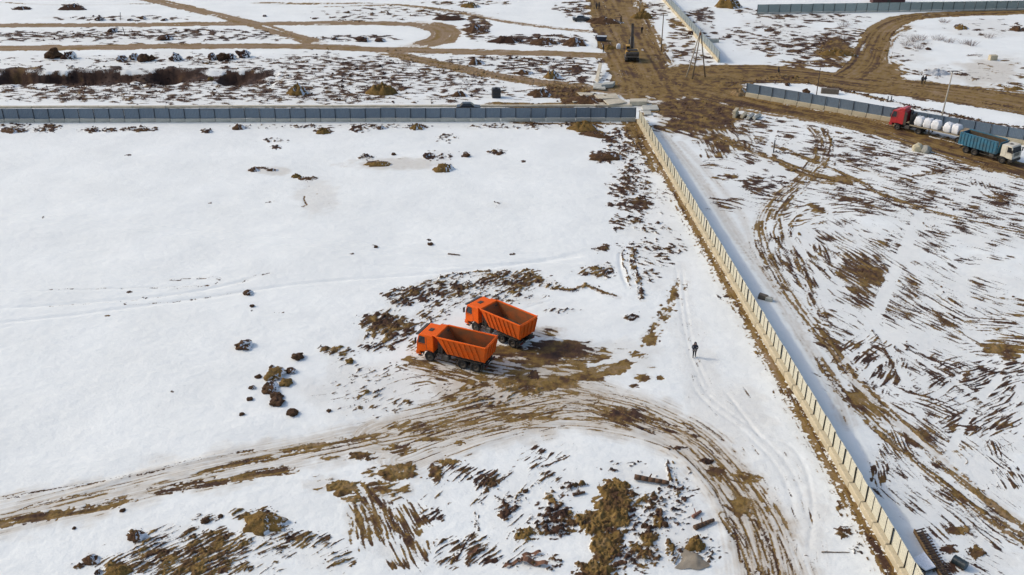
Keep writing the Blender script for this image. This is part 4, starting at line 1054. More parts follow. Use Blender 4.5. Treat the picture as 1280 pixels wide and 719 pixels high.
for k, lx in enumerate((-1.4, -2.85, -4.2, -6.2, -7.5)):
    me_b = bag_mesh(40 + k, 1.15, 1.25, 1.4)
    tagged = on_truck('bulk_bag', me_b, RTL, RTZ, lx, .42, 1.33, words[k], 'sack', 'white sacks on the flatbed', random.uniform(-.2, .2))
    for sx in (-1, 1):
        for sy in (-1, 1):
            part('lifting_loop', MB().bar((sx * .38, sy * .36, 1.38), (sx * .22, sy * .2, 1.62), .07, .03), BAG, tagged)
def crate_stack():
    r = thing('stone_pallet', 'beige stone slabs on a pallet at the rear of the flatbed', 'pallet')
    p = Matrix.Rotation(RTZ, 3, 'Z') @ Vector((-8.95, .1, 0))
    r.location = (RTL[0] + p.x, RTL[1] + p.y, RTL[2] + 1.335); r.rotation_euler = (0, 0, RTZ + .06)
    for k in range(5):
        part('slab', MB().box(-.72 + random.uniform(-.05, .05), .72 + random.uniform(-.05, .05), -.95, .9, .13 + k * .14, .26 + k * .14), BEIGE, r, .02)
    part('pallet_base', MB().box(-.7, .7, -.9, .9, 0, .12), worn('pallet_wood', (.22, .15, .08), (.12, .08, .05), .4, 2, .9, 0, 0), r)
crate_stack()
# ---- blue tipper with white cab
def blue_tipper():
    root = thing('dump_truck', 'white cab dump truck with a ribbed blue tipping body', 'dump truck')
    AX = (3.0, -1.55, -2.98)
    chassis(root, -3.9, 3.7, AX, .54, True, 1.2)
    for ax in AX:
        for s in (-1, 1):
            wheel(root, ax, s * 1.06, .54, .32, s, ax < 0)
    cab(root, 4.45, 2.55, 2.44, 1.02, 3.0, WHITE, False, CHASSIS, 3.1, CHASSIS)
    zb, zt, x0, x1, h = 1.28, 3.05, 1.95, -4.35, 1.2
    body = link('dump_body', None, root)
    part('floor', MB().box(x1, x0, -h, h, zb - .1, zb), CHASSIS, body)
    for s in (-1, 1):
        part('side_wall', MB().box(x1, x0, min(s * h, s * (h + .06)), max(s * h, s * (h + .06)), zb - .1, zt), BLUE, body)
        part('inner_lining', MB().box(x1 + .05, x0 - .1, min(s * (h - .03), s * (h - .005)), max(s * (h - .03), s * (h - .005)), zb + .02, zt - .05), SOILLOAD, body)
        part('top_rail', MB().box(x1, x0, min(s * (h - .04), s * (h + .13)), max(s * (h - .04), s * (h + .13)), zt + .002, zt + .12), BLUE, body, .01)
        for k in range(12):
            x = x1 + .2 + (x0 - x1 - .4) * k / 11
            part('side_rib', MB().box(x - .05, x + .05, min(s * (h + .06), s * (h + .15)), max(s * (h + .06), s * (h + .15)), zb - .06, zt - .01), BLUE, body)
    part('front_wall', MB().hexa([(x0, -h, zb), (x0, h, zb), (x0 + .06, h, zb), (x0 + .06, -h, zb)], [(x0 + .3, -h - .06, zt + .1), (x0 + .3, h + .06, zt + .1), (x0 + .36, h + .06, zt + .1), (x0 + .36, -h - .06, zt + .1)]), BLUE, body)
    part('tailgate', MB().box(x1 - .07, x1, -h - .05, h + .05, zb - .08, zt), BLUE, body)
    ld = MB(); nx, ny = 24, 9
    for i in range(nx + 1):
        for j in range(ny + 1):
            ld.v.append((x1 + .1 + (x0 - x1 - .22) * i / nx, -h + .06 + (2 * h - .12) * j / ny, zb + .2 + .3 * random.random() + .3 * math.sin(i * .5)))
    ld.f = [(i * (ny + 1) + j, (i + 1) * (ny + 1) + j, (i + 1) * (ny + 1) + j + 1, i * (ny + 1) + j + 1) for i in range(nx) for j in range(ny)]
    part('rubble_load', ld, SOILLOAD, body)
    part('pale_rubble', MB().hexa([(1.0, -.9, 2.2), (1.5, -.9, 2.2), (1.5, 0, 2.2), (.9, .1, 2.2)], [(1.05, -.8, 2.75), (1.4, -.75, 2.7), (1.45, -.1, 2.8), (1.0, 0, 2.7)]), LIGHTG, body, .05)
    part('pale_rubble', MB().box(-.6, .2, -.5, .6, 1.7, 2.2), LIGHTG, body, .05)
    for s in (-1, 1):
        part('side_guard', MB().box(-.7, 2.1, s * 1.15 - .03, s * 1.15 + .03, .62, .74), CHASSIS, root)
    part('rear_beam', MB().box(-4.1, -3.95, -1.15, 1.15, .62, .80), CHASSIS, root)
    return root
bt = blue_tipper()
set_by_wheels(bt, (1250.5, 204.5), (1206.5, 191.5), 3.0, -2.98, -1.2)
# ================================================================== excavator
def excavator():
    c = G(790.5, 77.5)
    root = thing('excavator', 'yellow and black tracked excavator with raised boom on the dirt road', 'excavator', (c[0], c[1] + 1.6, 0), math.radians(86))
    YEL = worn('machine_yellow', (.50, .28, .035), (.30, .17, .05), .4, 1.2, .5, 0, 0)
    # x forward
    for s in (-1, 1):
        tr = link('track', None, root)
        pf = [(-1.9, .45), (-1.75, .12), (-1.4, .0), (1.4, .0), (1.75, .12), (1.9, .45), (1.75, .78), (1.4, .9), (-1.4, .9), (-1.75, .78)]
        part('belt', MB().prism(pf, s * 1.2 - .28, s * 1.2 + .28), CHASSIS, tr, .03)
        gm = MB()
        for k in range(14):
            x = -1.5 + 3.0 * k / 13
            gm.box(x - .05, x + .05, s * 1.2 - .285, s * 1.2 + .285, .90, .935)
        part('track_shoe', gm, STEEL, tr)
    part('undercarriage', MB().box(-1.0, 1.0, -.95, .95, .35, .95).tube((0, 0, .95), (0, 0, 1.15), .7, n=16), CHASSIS, root)
    part('house', MB().box(-1.5, 1.4, -1.32, .4, 1.15, 2.25).box(-1.5, .2, .4, 1.32, 1.15, 2.1), YEL, root, .06)
    part('counterweight', MB().prism([(-2.35, 1.25), (-1.5, 1.15), (-1.5, 2.15), (-2.1, 2.15), (-2.4, 1.9)], -1.36, 1.36), CHASSIS, root, .08)
    part('counterweight_edge', MB().box(-2.43, -2.30, -1.34, 1.34, 1.16, 1.30), STEEL, root)
    part('engine_cover', MB().box(-1.45, .1, -1.1, 1.1, 2.25, 2.4), CHASSIS, root, .04)
    cb = link('cab', None, root)
    part('cab_frame', MB().box(.25, 1.7, .45, 1.3, 1.2, 2.95), YEL, cb, .05)
    for b in ((1.7, 1.715, .52, 1.23, 1.6, 2.8), (.4, 1.55, 1.3, 1.315, 1.8, 2.8), (.235, .25, .52, 1.23, 2.1, 2.8)):
        part('cab_window', MB().box(*b), GLASS, cb)
    bm = MB()
    pts = [(1.0, 1.6), (2.2, 4.6), (3.6, 6.6)]
    for a, b in zip(pts[:-1], pts[1:]):
        bm.bar((a[0], 0, a[1]), (b[0], 0, b[1]), .42, .55, (0, 1, 0))
    part('boom', bm, CHASSIS, root, .03)
    for s in (-1, 1):
        part('boom_cylinder', MB().tube((1.6, s * .45, 1.5), (2.4, s * .32, 4.4), .09), STEEL, root)
    part('stick', MB().bar((3.4, 0, 6.9), (5.2, 0, 3.2), .34, .42, (0, 1, 0)), CHASSIS, root, .03)
    part('bucket', MB().prism([(4.9, 3.3), (5.5, 3.2), (5.9, 2.5), (5.4, 1.9), (4.7, 2.1)], -.55, .55), CHASSIS, root, .04)
excavator()

# ================================================================== poles and the wooden tripod
WOOD = worn('grey_wood', (.20, .155, .105), (.11, .08, .055), .45, 2.5, .9, 0, .01)
WOODP = worn('pale_pole', (.42, .38, .31), (.30, .25, .19), .4, 2.5, .8, 0, 0)
def pole(px, py, h, r0, r1, label, mat, lean=(0, 0), arm=None, cat='pole', name='pole'):
    c = GH(px, py)
    root = thing(name, label, cat, (c[0], c[1], c[2] - .15))
    part('shaft', MB().tube((0, 0, 0), (lean[0], lean[1], h + .15), r0, r1, 10), mat, root, smooth=True)
    if arm == 'lamp':
        part('lamp_head', MB().box(lean[0] - .25, lean[0] + .9, lean[1] - .16, lean[1] + .16, h + .1, h + .26), STEEL, root, .04)
    if arm == 'cross':
        part('crossarm', MB().bar((lean[0] - .9, lean[1], h - .25), (lean[0] + .9, lean[1], h - .25), .1), WOOD, root)
        for x in (-.8, 0, .8):
            part('insulator', MB().tube((lean[0] + x, lean[1], h - .2), (lean[0] + x, lean[1], h + .02), .06, .04, 8), LIGHTG, root)
    return root
pole(1176.6, 148.5, 8.3, .14, .09, 'pale tall lamp post with grey head behind the fence by the white sacks', WOODP, (.25, 0), 'lamp', 'lamp post', 'lamp_post')
pole(826.3, 64.5, 8.2, .13, .09, 'slim wooden utility pole in snow right of the excavator', WOOD, (0, 0), 'cross')
pole(1020.2, 121, 5.4, .09, .07, 'thin dark brown pole behind the slate fence below the curved road', worn('brown_pole', (.06, .04, .03), (.1, .06, .04), .4, 3, .9, 0, 0))
pole(799.5, 14, 6.0, .1, .07, 'thin pole at the top edge above the excavator', WOOD)
pole(966.8, 190.8, 2.1, .09, .08, 'short dark post alone in the streaked field right of the fence', POSTM, cat='post', name='post')
pole(150.3, 25.5, 1.9, .08, .07, 'short leaning dark stake by the upper left road', POSTM, (.35, 0), cat='post', name='post')
pole(156.5, 44.5, 1.9, .08, .07, 'short dark stake between the two upper left roads', POSTM, (-.25, 0), cat='post', name='post')
for k, (x, lab) in enumerate(((1109.3, 'left of two short dark stakes behind the fence above the red truck'), (1113.6, 'right of two short dark stakes behind the fence above the red truck'))):
    pole(x, 127.2, .95, .10, .09, lab, POSTM, cat='post', name='post')
def tripod():
    f = [GH(857.7, 96.6), GH(865.3, 98.8), GH(881.6, 96.0)]
    c = np.mean(f, 0)
    root = thing('pole_tripod', 'tall wooden pole tripod standing at the dirt crossroads', 'tripod', (c[0], c[1], 0))
    c = (c[0], c[1], 0)
    apex = Vector((.45, .35, 8.7))
    for k, p in enumerate(f):
        q = Vector(p) - Vector(c); q.z -= .1
        part('leg', MB().tube(q, apex + (apex - q).normalized() * .35 + Vector((.12 * (k - 1), 0, 0)), .14, .10, 10), WOODP if k == 0 else WOOD, root, smooth=True)
    part('lashing', MB().tube((.45, .35, 8.35), (.45, .35, 8.8), .26, .24, 12), worn('rust_band', (.18, .07, .03), (.1, .05, .03), .4, 4, .8, 0, 0), root)
    a = (Vector(f[0]) - Vector(c)).lerp(apex, .45); b = (Vector(f[2]) - Vector(c)).lerp(apex, .45); d = (Vector(f[1]) - Vector(c)).lerp(apex, .45)
    part('brace', MB().bar(a, b, .09), WOOD, root)
    part('brace', MB().bar(a, d, .09), WOOD, root)
    part('insulator', MB().tube((.45, .35, 8.8), (.45, .35, 9.25), .07, .05, 8), LIGHTG, root)
tripod()

# ================================================================== loose concrete
SLABM = worn('slab_concrete', (.55, .49, .37), (.38, .33, .24), .4, 1.0, .9, 0, .015)
def slab_px(quad, z, th, label, mat=SLABM, name='concrete_slab', cat='slab', group=None, tilt=None):
    """a slab whose top face has its corners at these photo pixels"""
    pts = [G(x, y, z) for x, y in quad]
    c = np.mean(pts, 0)
    tl = tilt or (0, 0, 0, 0)
    b = [(p[0] - c[0], p[1] - c[1], tl[i]) for i, p in enumerate(pts)]
    m = MB().hexa(b, [(x, y, t + th) for x, y, t in b])
    o = link(name, m.mesh(name, mat, .03)); o.location = (c[0], c[1], z - th)
    return tag(o, label, cat, group)
Z9 = lambda q: [(700 + x / 9.14, 100 + y / 9.14) for x, y in q]
SG = 'concrete slabs beyond the fence corner'
slab_px(Z9([(150, 250), (325, 235), (300, 200), (112, 210)]), .40, .22, 'leftmost pale concrete slab lying on brown soil beyond the fence', group=SG)
slab_px(Z9([(240, 182), (375, 172), (390, 146), (190, 138)]), .30, .20, 'rearmost thin pale slab left of the dirt crossroads', group=SG)
slab_px(Z9([(445, 214), (678, 205), (640, 152), (388, 166)]), .45, .22, 'wide pale slab at the back of the slab pile', group=SG)
slab_px(Z9([(405, 284), (520, 272), (446, 219), (330, 228)]), .35, .22, 'small square pale slab in front of the slab pile', group=SG)
slab_px(Z9([(560, 280), (768, 254), (684, 209), (492, 226)]), .62, .22, 'topmost slanting pale slab in front right of the slab pile', group=SG)
def long_beam():
    p = Z9([(800, 268), (985, 268), (1000, 212), (795, 214)])
    slab_px([(787.0, 127.0), (808.8, 127.0), (809.4, 123.0), (788, 123.2)], .85, .80, 'long pale concrete block standing just behind the fence corner', group=SG)
long_beam()
slab_px(Z9([(945, 342), (1133, 335), (1108, 281), (940, 284)]), .28, .24, 'flat grey slab at the end of the slate fence, upper one', CONCG, group=SG)
slab_px(Z9([(962, 394), (1050, 392), (1034, 348), (952, 349)]), .24, .22, 'flat grey slab at the fence corner, lower smaller one', CONCG, group=SG)
def kerb_strip():
    a, b = LF0 + np.array([0, 8.7]), LF1 + np.array([-.5, 8.9])
    n = 30
    a = b + (a - b) / np.linalg.norm(a - b) * 6.0 * n
    root = thing('kerb_row', 'low pale concrete kerb row running behind the slate fence', 'kerb', (a[0], a[1], 0), math.atan2(*(b - a)[::-1]))
    km = MB().box(.02, 5.96, -.3, .3, -.1, .32).mesh('kerb_stone', SLABM, .03)
    for k in range(n):
        o = link('kerb_stone', km, root); o.location = (k * 6.0, random.gauss(0, .05), 0)
kerb_strip()
def fbs(px, py, label, rz, rx=0, mat=CONC, ln=2.4, w=.55, h=.6, z=0.0, group=None, ry=0):
    c = GH(px, py)
    o = thing('concrete_block', label, 'block', (c[0], c[1], c[2] - .06 + z), rz, group)
    o.rotation_euler = (rx, ry, rz)
    part('block_body', MB().box(-ln / 2, ln / 2, -w / 2, w / 2, 0, h), mat, o, .04)
    for x in (-.55, .55):
        xx = x * ln / 2.4
        part('lifting_loop', MB().prism([(xx - .10, h - .01), (xx - .06, h - .01), (xx, h + .09), (xx + .06, h - .01), (xx + .10, h - .01), (xx, h + .14)], -.015, .015), STEEL, o)
    return o
BG = 'concrete blocks at the roadside'
fbs(919, 144.5, 'tallest cream concrete block, stacked on another by the muddy road', 1.15, 0, z=.62, group=BG)
fbs(919.5, 145, 'bottom cream concrete block under the stacked one by the muddy road', 1.12, 0, group=BG)
fbs(929, 145.5, 'second cream concrete block of the tilted roadside row', 1.05, .35, CONC, group=BG, z=.1)
fbs(937, 147.0, 'third grey concrete block of the tilted roadside row', 1.0, .5, CONCG, group=BG, z=.12)
fbs(945, 147.5, 'last grey concrete block of the tilted roadside row', .9, .55, CONCG, group=BG, z=.12)
fbs(891, 53.0, 'grey concrete block lying beside the blue grey fence near the tripod', .03, 0, CONCG, 2.6, .8, .9)
fbs(1037, 117, 'brown grey concrete block on snow behind the slate fence', -.25, 0, worn('brown_concrete', (.15, .12, .09), (.09, .07, .05), .4, 2, .9, 0, .02), 3.2, 1.0, 1.0)
fbs(1240.5, 75, 'cream concrete block alone on snow at the far right', .1, 0, CONC, 1.6, 1.0, 1.1)
fbs(953.0, 373.5, 'brown stained concrete block lying in the shade of the long fence', -.5, 0, worn('brown_concrete', (.15, .12, .09), (.09, .07, .05), .4, 2, .9, 0, .02), 1.0, .6, .6, ry=.12)
fbs(961.0, 376.0, 'grey concrete block beside the brown one right of the long fence', -.45, 0, CONCG, .8, .55, .5, ry=.08)
ZB = lambda q: [(560 + x / 5.99, 20 + y / 5.99) for x, y in q]
slab_px(ZB([(1085, 535), (1180, 545), (1175, 505), (1090, 500)]), .5, .3, 'flat pale broken slab by the road edge left of the crossroads', CONCG, group='broken slabs left of the crossroads')
slab_px([(743.8, 99.5), (748, 101.5), (752.5, 84.5), (748.5, 83.5)], .6, .25, 'upright pale broken slab leaning beside the dirt crossroads', SLABM, group='broken slabs left of the crossroads', tilt=(0, 0, .9, .9))
slab_px([(751.5, 106), (766, 105), (769, 101.5), (755, 103)], .8, .7, 'low grey slab with soil beside the dirt crossroads', CONCG, group='broken slabs left of the crossroads')

# ================================================================== soil mounds and rocks
def soil_mat(name, tone, snow=.0):
    if name in MATS:
        return MATS[name]
    m, nt, b = new_mat(name)
    n1 = noise_node(nt, 2.2, 6.0, .68); n2 = noise_node(nt, 9.0, 4.0, .6)
    t = node(nt, 'ShaderNodeMath', operation='MULTIPLY_ADD'); L(nt, n1.outputs['Fac'], t.inputs[0]); t.inputs[1].default_value = .45; t.inputs[2].default_value = tone - .22
    c = soil_ramp(nt, t.outputs[0]).outputs['Color']
    g = ramp(nt, n2.outputs['Fac'], [(.3, (.6, .6, .6)), (.7, (1.22, 1.22, 1.22))])
    c = mixc(nt, 1.0, c, g.outputs['Color'], 'MULTIPLY')
    if snow:
        ge = node(nt, 'ShaderNodeNewGeometry'); sx = node(nt, 'ShaderNodeSeparateXYZ'); L(nt, ge.outputs['Normal'], sx.inputs[0])
        # old snow has stayed on the flat tops and on the side turned from the sun
        a = node(nt, 'ShaderNodeMath', operation='MULTIPLY_ADD'); L(nt, sx.outputs[0], a.inputs[0]); a.inputs[1].default_value = .45; a.inputs[2].default_value = 0
        d = node(nt, 'ShaderNodeMath', operation='ADD'); L(nt, a.outputs[0], d.inputs[0]); L(nt, n1.outputs['Fac'], d.inputs[1])
        r = node(nt, 'ShaderNodeMapRange'); L(nt, d.outputs[0], r.inputs[0]); r.inputs[1].default_value = 1.0 - snow; r.inputs[2].default_value = 1.08 - snow
        c = mixc(nt, r.outputs[0], c, (.76, .77, .78))
    L(nt, c, b.inputs['Base Color'])
    b.inputs['Roughness'].default_value = .95
    b.inputs['Specular IOR Level'].default_value = .2
    bump(nt, b, n2.outputs['Fac'], .9, .10)
    MATS[name] = m
    return m
OCHRE = soil_mat('ochre_soil', .47, .30); BROWN = soil_mat('brown_soil', .27, .34); DARK = soil_mat('dark_soil', .12, .28); OCHRE0 = soil_mat('ochre_soil_bare', .48, 0); SAND = soil_mat('pale_sand', .75, .25)
GRAVEL = worn('grey_gravel', (.33, .35, .37), (.55, .57, .58), .45, 2.5, .95, 0, .1)
BR0 = soil_mat('brown_soil_bare', .25, 0)
M3_NAME = 'soil heaps in the foreground'
def mound(px, py, wpx, hm, label, mat, ratio=.7, rough=.2, name='soil_mound', cat='mound', group='soil mounds', seed=None, rot=0.0, nr=14, na=34, sub=True):
    """a heap whose foot is centred at this pixel, wpx wide in the photo"""
    c = GH(px, py); r = wpx / px_per_m(py) / 2
    sd = seed if seed is not None else int(px * 7 + py)
    hm *= .55 if group == M3_NAME or rough > .4 else .85; rough = min(rough, .17)
    fs = []
    ca, sa = math.cos(rot), math.sin(rot)
    F_, A_ = np.meshgrid(np.arange(1, nr + 1) / nr, 2 * math.pi * np.arange(na) / na, indexing='ij')
    F_, A_ = F_.ravel(), A_.ravel()
    n0 = pnoise(np.cos(A_) * 1.6 + sd, np.sin(A_) * 1.6 + sd * .7, 3) + .4 * pnoise(np.cos(A_) * 4.6 + sd, np.sin(A_) * 4.6 + sd * .7, 8)
    X_ = r * F_ * (1 + .62 * n0) * np.cos(A_); Y_ = r * F_ * (1 + .62 * n0) * ratio * np.sin(A_)
    X_, Y_ = X_ * ca - Y_ * sa, X_ * sa + Y_ * ca
    n1 = zfbm(X_ / (r * .45) + sd, Y_ / (r * .45), 5, 4, .7)
    Z_ = hm * np.clip(1 - F_ ** 1.6, 0, 1) * (1 + rough * n1) + hm * rough * .5 * n1 * (1 - F_) - np.where(F_ > .999, .25, 0)
    Z_ = np.minimum(Z_, hm * 1.25)
    vs = [(0, 0, float(Z_[:na].mean()))] + list(zip(X_.tolist(), Y_.tolist(), Z_.tolist()))
    for k in range(na):
        fs.append((0, 1 + k, 1 + (k + 1) % na))
    for i in range(nr - 1):
        for k in range(na):
            a, b = 1 + i * na + k, 1 + i * na + (k + 1) % na
            fs.append((a, a + na, b + na, b))
    o = link(name, None); o.location = (c[0], c[1], c[2])
    me = bpy.data.meshes.new('heap'); me.from_pydata(vs, [], fs); me.materials.append(mat)
    me.shade_smooth()
    o2 = link('heap', me, o)
    return tag(o, label, cat, group)
def rock_mesh(seed, mat, sub=2, flat=.75, jag=.34):
    bm = bmesh.new(); bmesh.ops.create_icosphere(bm, subdivisions=sub, radius=1.0)
    co = np.array([v.co for v in bm.verts])
    n = pnoise(co[:, 0] * 1.3 + seed * 3.1 + co[:, 2], co[:, 1] * 1.3 + seed * 1.7 - co[:, 2] * .8, 9) + .5 * pnoise(co[:, 0] * 3 + seed + 2 * co[:, 2], co[:, 1] * 3 + co[:, 2], 4)
    co = co * (1 + jag * 1.6 * n)[:, None]
    for v, c in zip(bm.verts, co):
        v.co = (c[0], c[1], c[2] * flat)
    me = bpy.data.meshes.new('rock'); bm.to_mesh(me); bm.free(); me.materials.append(mat)
    return me
def rock(px, py, wpx, label, mat, flat=.75, name='soil_lump', cat='lump', group='frozen soil lumps', sink=.3, ratio=1.0, rz=None, jag=.34, sub=3):
    c = GH(px, py); r = wpx / px_per_m(py) / 2
    o = link(name, rock_mesh(int(px * 3 + py), mat, sub, flat, jag)); o.location = (c[0], c[1] + r * ratio * .5, c[2] + r * flat * (1 - 2 * sink) * .8)
    o.scale = (r, r * ratio, r); o.rotation_euler = (0, 0, rz if rz is not None else random.uniform(0, 3))
    return tag(o, label, cat, group)
M1 = 'soil mounds beyond the slate fence'
mound(373, 117.5, 26, 1.9, 'pointed brown soil mound beyond the fence, left of the rounder one', OCHRE, .7, .22, group=M1)
mound(478, 116, 36, 1.9, 'round ochre soil mound beyond the fence, right of the pointed one', OCHRE0, .75, .18, group=M1)
mound(575, 120, 18, 1.0, 'small snowy brown mound beyond the fence left of the black tank', BROWN, .8, .3, group=M1)
mound(676, 119, 34, 1.3, 'dark soil mound beyond the fence right of the black tank', BROWN, .7, .35, group=M1)
mound(735, 128, 60, .9, 'long low brown soil bank behind the pale slabs', BROWN, .5, .3, group=M1, rot=-.2)
mound(595, 38, 30, 2.2, 'large dark debris heap right of the bend in the upper road', BROWN, 1.3, .45, group=M1)
mound(632, 52, 42, 2.0, 'wide dark debris heap above the long upper road', DARK, .6, .5, group=M1)
mound(680, 54, 40, 1.8, 'middle dark debris heap above the long upper road', BROWN, .6, .5, group=M1)
mound(720, 56, 34, 2.6, 'tall spiky debris heap beside the haul road', BROWN, .7, .5, group=M1)
mound(690, 97, 24, 1.6, 'ochre brown mound between the two upper roads', OCHRE, .7, .35, group=M1)
mound(655, 92, 24, 1.2, 'low reddish debris heap between the two upper roads', BROWN, .6, .5, group=M1)
mound(595, 80, 22, 1.2, 'small brown heap above the diagonal upper road', BROWN, .6, .4, group=M1)
mound(560, 24, 40, 1.2, 'dark heap under the thin track at the top', DARK, .5, .45, group=M1)
mound(588, 9, 24, 1.4, 'reddish brown mound at the top edge, left of the haul road', OCHRE, .6, .25, group=M1)
mound(372, 70 - 44, 1, .1, 'x', BROWN) if False else None
mound(91, 11, 34, 1.2, 'dark soil mound at the top left edge', DARK, .6, .3, group=M1)
mound(28, 12, 22, .7, 'small dark mound left of the bigger one, top left', DARK, .6, .3, group=M1)
mound(802, 22, 26, 2.0, 'brown soil mound on snow just behind the excavator', OCHRE0, .7, .15, group=M1)
mound(911, 9, 32, 3.2, 'tall ochre soil mound at the top edge right of the blue grey fence', OCHRE, .7, .18, group=M1)
mound(752, 28, 46, 1.2, 'low brown earth bank left of the haul road by the grey car', BROWN, .6, .2, group=M1)
mound(760, 60, 22, .8, 'small earth bank at the end of the long upper road', OCHRE0, .6, .2, group=M1)
mound(924, 118, 24, 1.2, 'cream sand pile at the left end of the slate fence', SAND, .8, .15, group=M1)
mound(1172, 92, 32, .9, 'pale grey gravel pile beside the wide dirt road', GRAVEL, .7, .3, name='gravel_pile', group=M1)
mound(1202, 36, 16, .9, 'small reddish mound inside the curve of the right road', OCHRE, .7, .3, group=M1)
mound(1273, 38, 22, 1.0, 'brown mound at the right edge above the wide dirt road', BROWN, .7, .3, group=M1)
mound(1270, 112, 18, .6, 'low ochre mound at the right edge on the wide dirt road', OCHRE0, .6, .2, group=M1)
mound(1045, 68, 40, 1.2, 'wide brown earth bank left of the curved road', OCHRE, .6, .35, group=M1)
M2 = 'soil mounds on the snowfield'
mound(556, 212.5, 26, 1.1, 'ochre mound with snow on its right side in the snowfield', OCHRE, .8, .16, group=M2)
mound(473, 206, 34, .5, 'flat brown mound with pale halo in the snowfield', OCHRE, .5, .3, group=M2)
mound(403, 166, 18, .9, 'small ochre mound at the foot of the slate fence, left one', OCHRE0, .7, .2, group=M2)
mound(521, 161, 18, .8, 'small ochre mound at the foot of the slate fence, middle one', OCHRE, .7, .25, group=M2)
mound(476, 161, 14, .5, 'tiny brown mound at the foot of the slate fence', BROWN, .6, .3, group=M2)
mound(729, 162, 44, 1.5, 'large ochre soil mound at the right end of the slate fence', OCHRE, .6, .28, group=M2, rot=-.5)
mound(318, 213.5, 16, .5, 'left flat brown lump in the far snowfield', BROWN, .6, .25, group=M2)
mound(341, 213.5, 15, .35, 'right flat brown lump in the far snowfield', BROWN, .5, .25, group=M2)
mound(370, 221, 13, .6, 'small brown mound right of the two flat lumps in the snowfield', OCHRE0, .7, .2, group=M2)
mound(18, 164, 30, .8, 'leftmost brown clod heap at the foot of the slate fence', BROWN, .6, .45, group=M2)
mound(300, 161, 20, .6, 'dark clod heap by the fence, left of the ochre mounds', BROWN, .5, .4, group=M2)
mound(178, 163, 24, .5, 'ragged clod heap by the fence in the left part', BROWN, .5, .5, group=M2)
mound(118, 164, 16, .5, 'small clod heap by the fence near the left edge', DARK, .5, .5, group=M2)
mound(757, 198, 40, .8, 'broken dark soil heap below the fence corner', BROWN, .5, .5, group=M2)
mound(745, 170, 40, .7, 'long dark ridge below the large ochre mound', BROWN, .35, .35, group=M2, rot=-.35)
M3 = 'soil heaps in the foreground'
mound(870, 684, 26, .6, 'round ochre heap above the grey tarpaulin', OCHRE0, .8, .3, group=M3)
mound(330, 656, 54, .9, 'ochre soil heap in the lower left snow', OCHRE, .7, .3, group=M3)
mound(172, 672, 24, .6, 'dark brown heap in the lower left corner field', BROWN, .7, .4, group=M3)
mound(116, 700, 24, .6, 'leftmost brown heap near the bottom edge', BROWN, .8, .4, group=M3)
mound(148, 716, 38, .6, 'brown heap at the bottom left edge', OCHRE0, .6, .4, group=M3)
# frozen lumps in the snow
LB = [(304.5, 436, 20, 'lone dark frozen lump with snow cap in the left snowfield', BROWN), (309.5, 369, 12, 'small dark lump below the wheel lines in the left snowfield', BROWN), (371, 450, 15, 'brown lump up right of the lump cluster', BR0),
      (343, 474, 24, 'largest lump of the cluster left of the trucks', OCHRE), (357, 482, 16, 'ochre lump at the right of the cluster', OCHRE0), (337, 491, 21, 'grey snowy lump in the middle of the cluster', BROWN), (345, 499, 16, 'lower brown lump of the cluster', BR0), (345, 507.5, 18, 'lowest brown lump of the cluster', BR0),
      (339.5, 461, 7, 'small lump on top of the cluster', BROWN), (322.5, 473, 8, 'small dark lump left of the cluster', BR0), (363, 467, 13, 'dark lump right of the cluster top', BROWN), (312, 501, 8, 'little brown lump left of the lowest lumps', BR0), (315, 487, 8, 'little dark lump left of the grey snowy lump', BROWN),
      (365, 520, 15, 'dark lump with a sandy bank below the cluster', BR0), (302, 520, 7, 'little dark lump far below left of the cluster', BR0), (437, 454, 10, 'small ochre lump down right of the long soil heap', OCHRE0), (411, 515, 6, 'tiny dark lump left of the tyre tracks', BR0), (315, 384, 6, 'thin dark clod below the small dark lump', BR0),
      (654, 207, 5, 'x', BR0), (583, 195.5, 9, 'dark lump right of the ochre snow mound', BR0), (533, 197, 9, 'dark lump left of the ochre snow mound', DARK), (458, 196, 7, 'dark lump above the flat brown mound', DARK), (492, 193.5, 6, 'little dark lump up right of the flat brown mound', BR0),
      (538, 306.5, 7, 'small dark lump alone in the middle snowfield', BR0), (641, 319, 4, 'x', BR0), (470, 310, 5, 'tiny dark lump left in the middle snowfield', BR0), (260, 166, 9, 'dark lump below the fence in the left part', DARK),
      (153, 640, 7, 'dark clod on snow below the left tyre track', BR0), (92, 661, 5, 'tiny dark clod on snow in the lower left', BR0), (256, 654, 10, 'dark lump above the lower left streaks', BR0), (275, 647, 7, 'little dark lump right of it above the lower left streaks', BR0),
      (122, 718, 9, 'purplish dark lump at the bottom left edge', DARK), (806, 660, 9, 'round brown lump between the ochre ridges', BR0), (832, 660, 8, 'round dark lump right of the narrow ochre ridge', BR0), (657, 616, 7, 'brown lump in the lower middle snow', BR0)]
for x, y, w, lab, mt in LB:
    if lab != 'x':
        rock(x, y, w, lab, mt, .62, jag=.36)
# boulders along the trench
TB = [(66, 73, 24, 'reddish brown boulder left of the paired ones above the trench', BR0), (85, 74, 17, 'dark upright boulder beside the reddish one above the trench', DARK), (151, 77, 13, 'small left boulder of the middle trench group', BROWN), (166, 75, 14, 'snowy boulder of the middle trench group', BROWN),
      (178, 77.5, 16, 'tallest boulder of the middle trench group', BR0), (188, 76, 12, 'right brown boulder of the middle trench group', BR0), (219, 76, 16, 'dark jagged lump between the trench boulder groups', DARK), (265, 74.5, 14, 'left lump of the right trench group', DARK), (277, 75, 16, 'reddish lump of the right trench group', BR0),
      (289, 74, 14, 'dark lump of the right trench group', DARK), (304, 72, 18, 'tallest dark lump at the right end of the trench', DARK), (262, 96, 8, 'pale brown boulder down in the trench', OCHRE0)]
for x, y, w, lab, mt in TB:
    rock(x, y, w * .85, lab, mt, .75, 'boulder', 'boulder', 'boulders along the trench', .2, .9, None, .55)
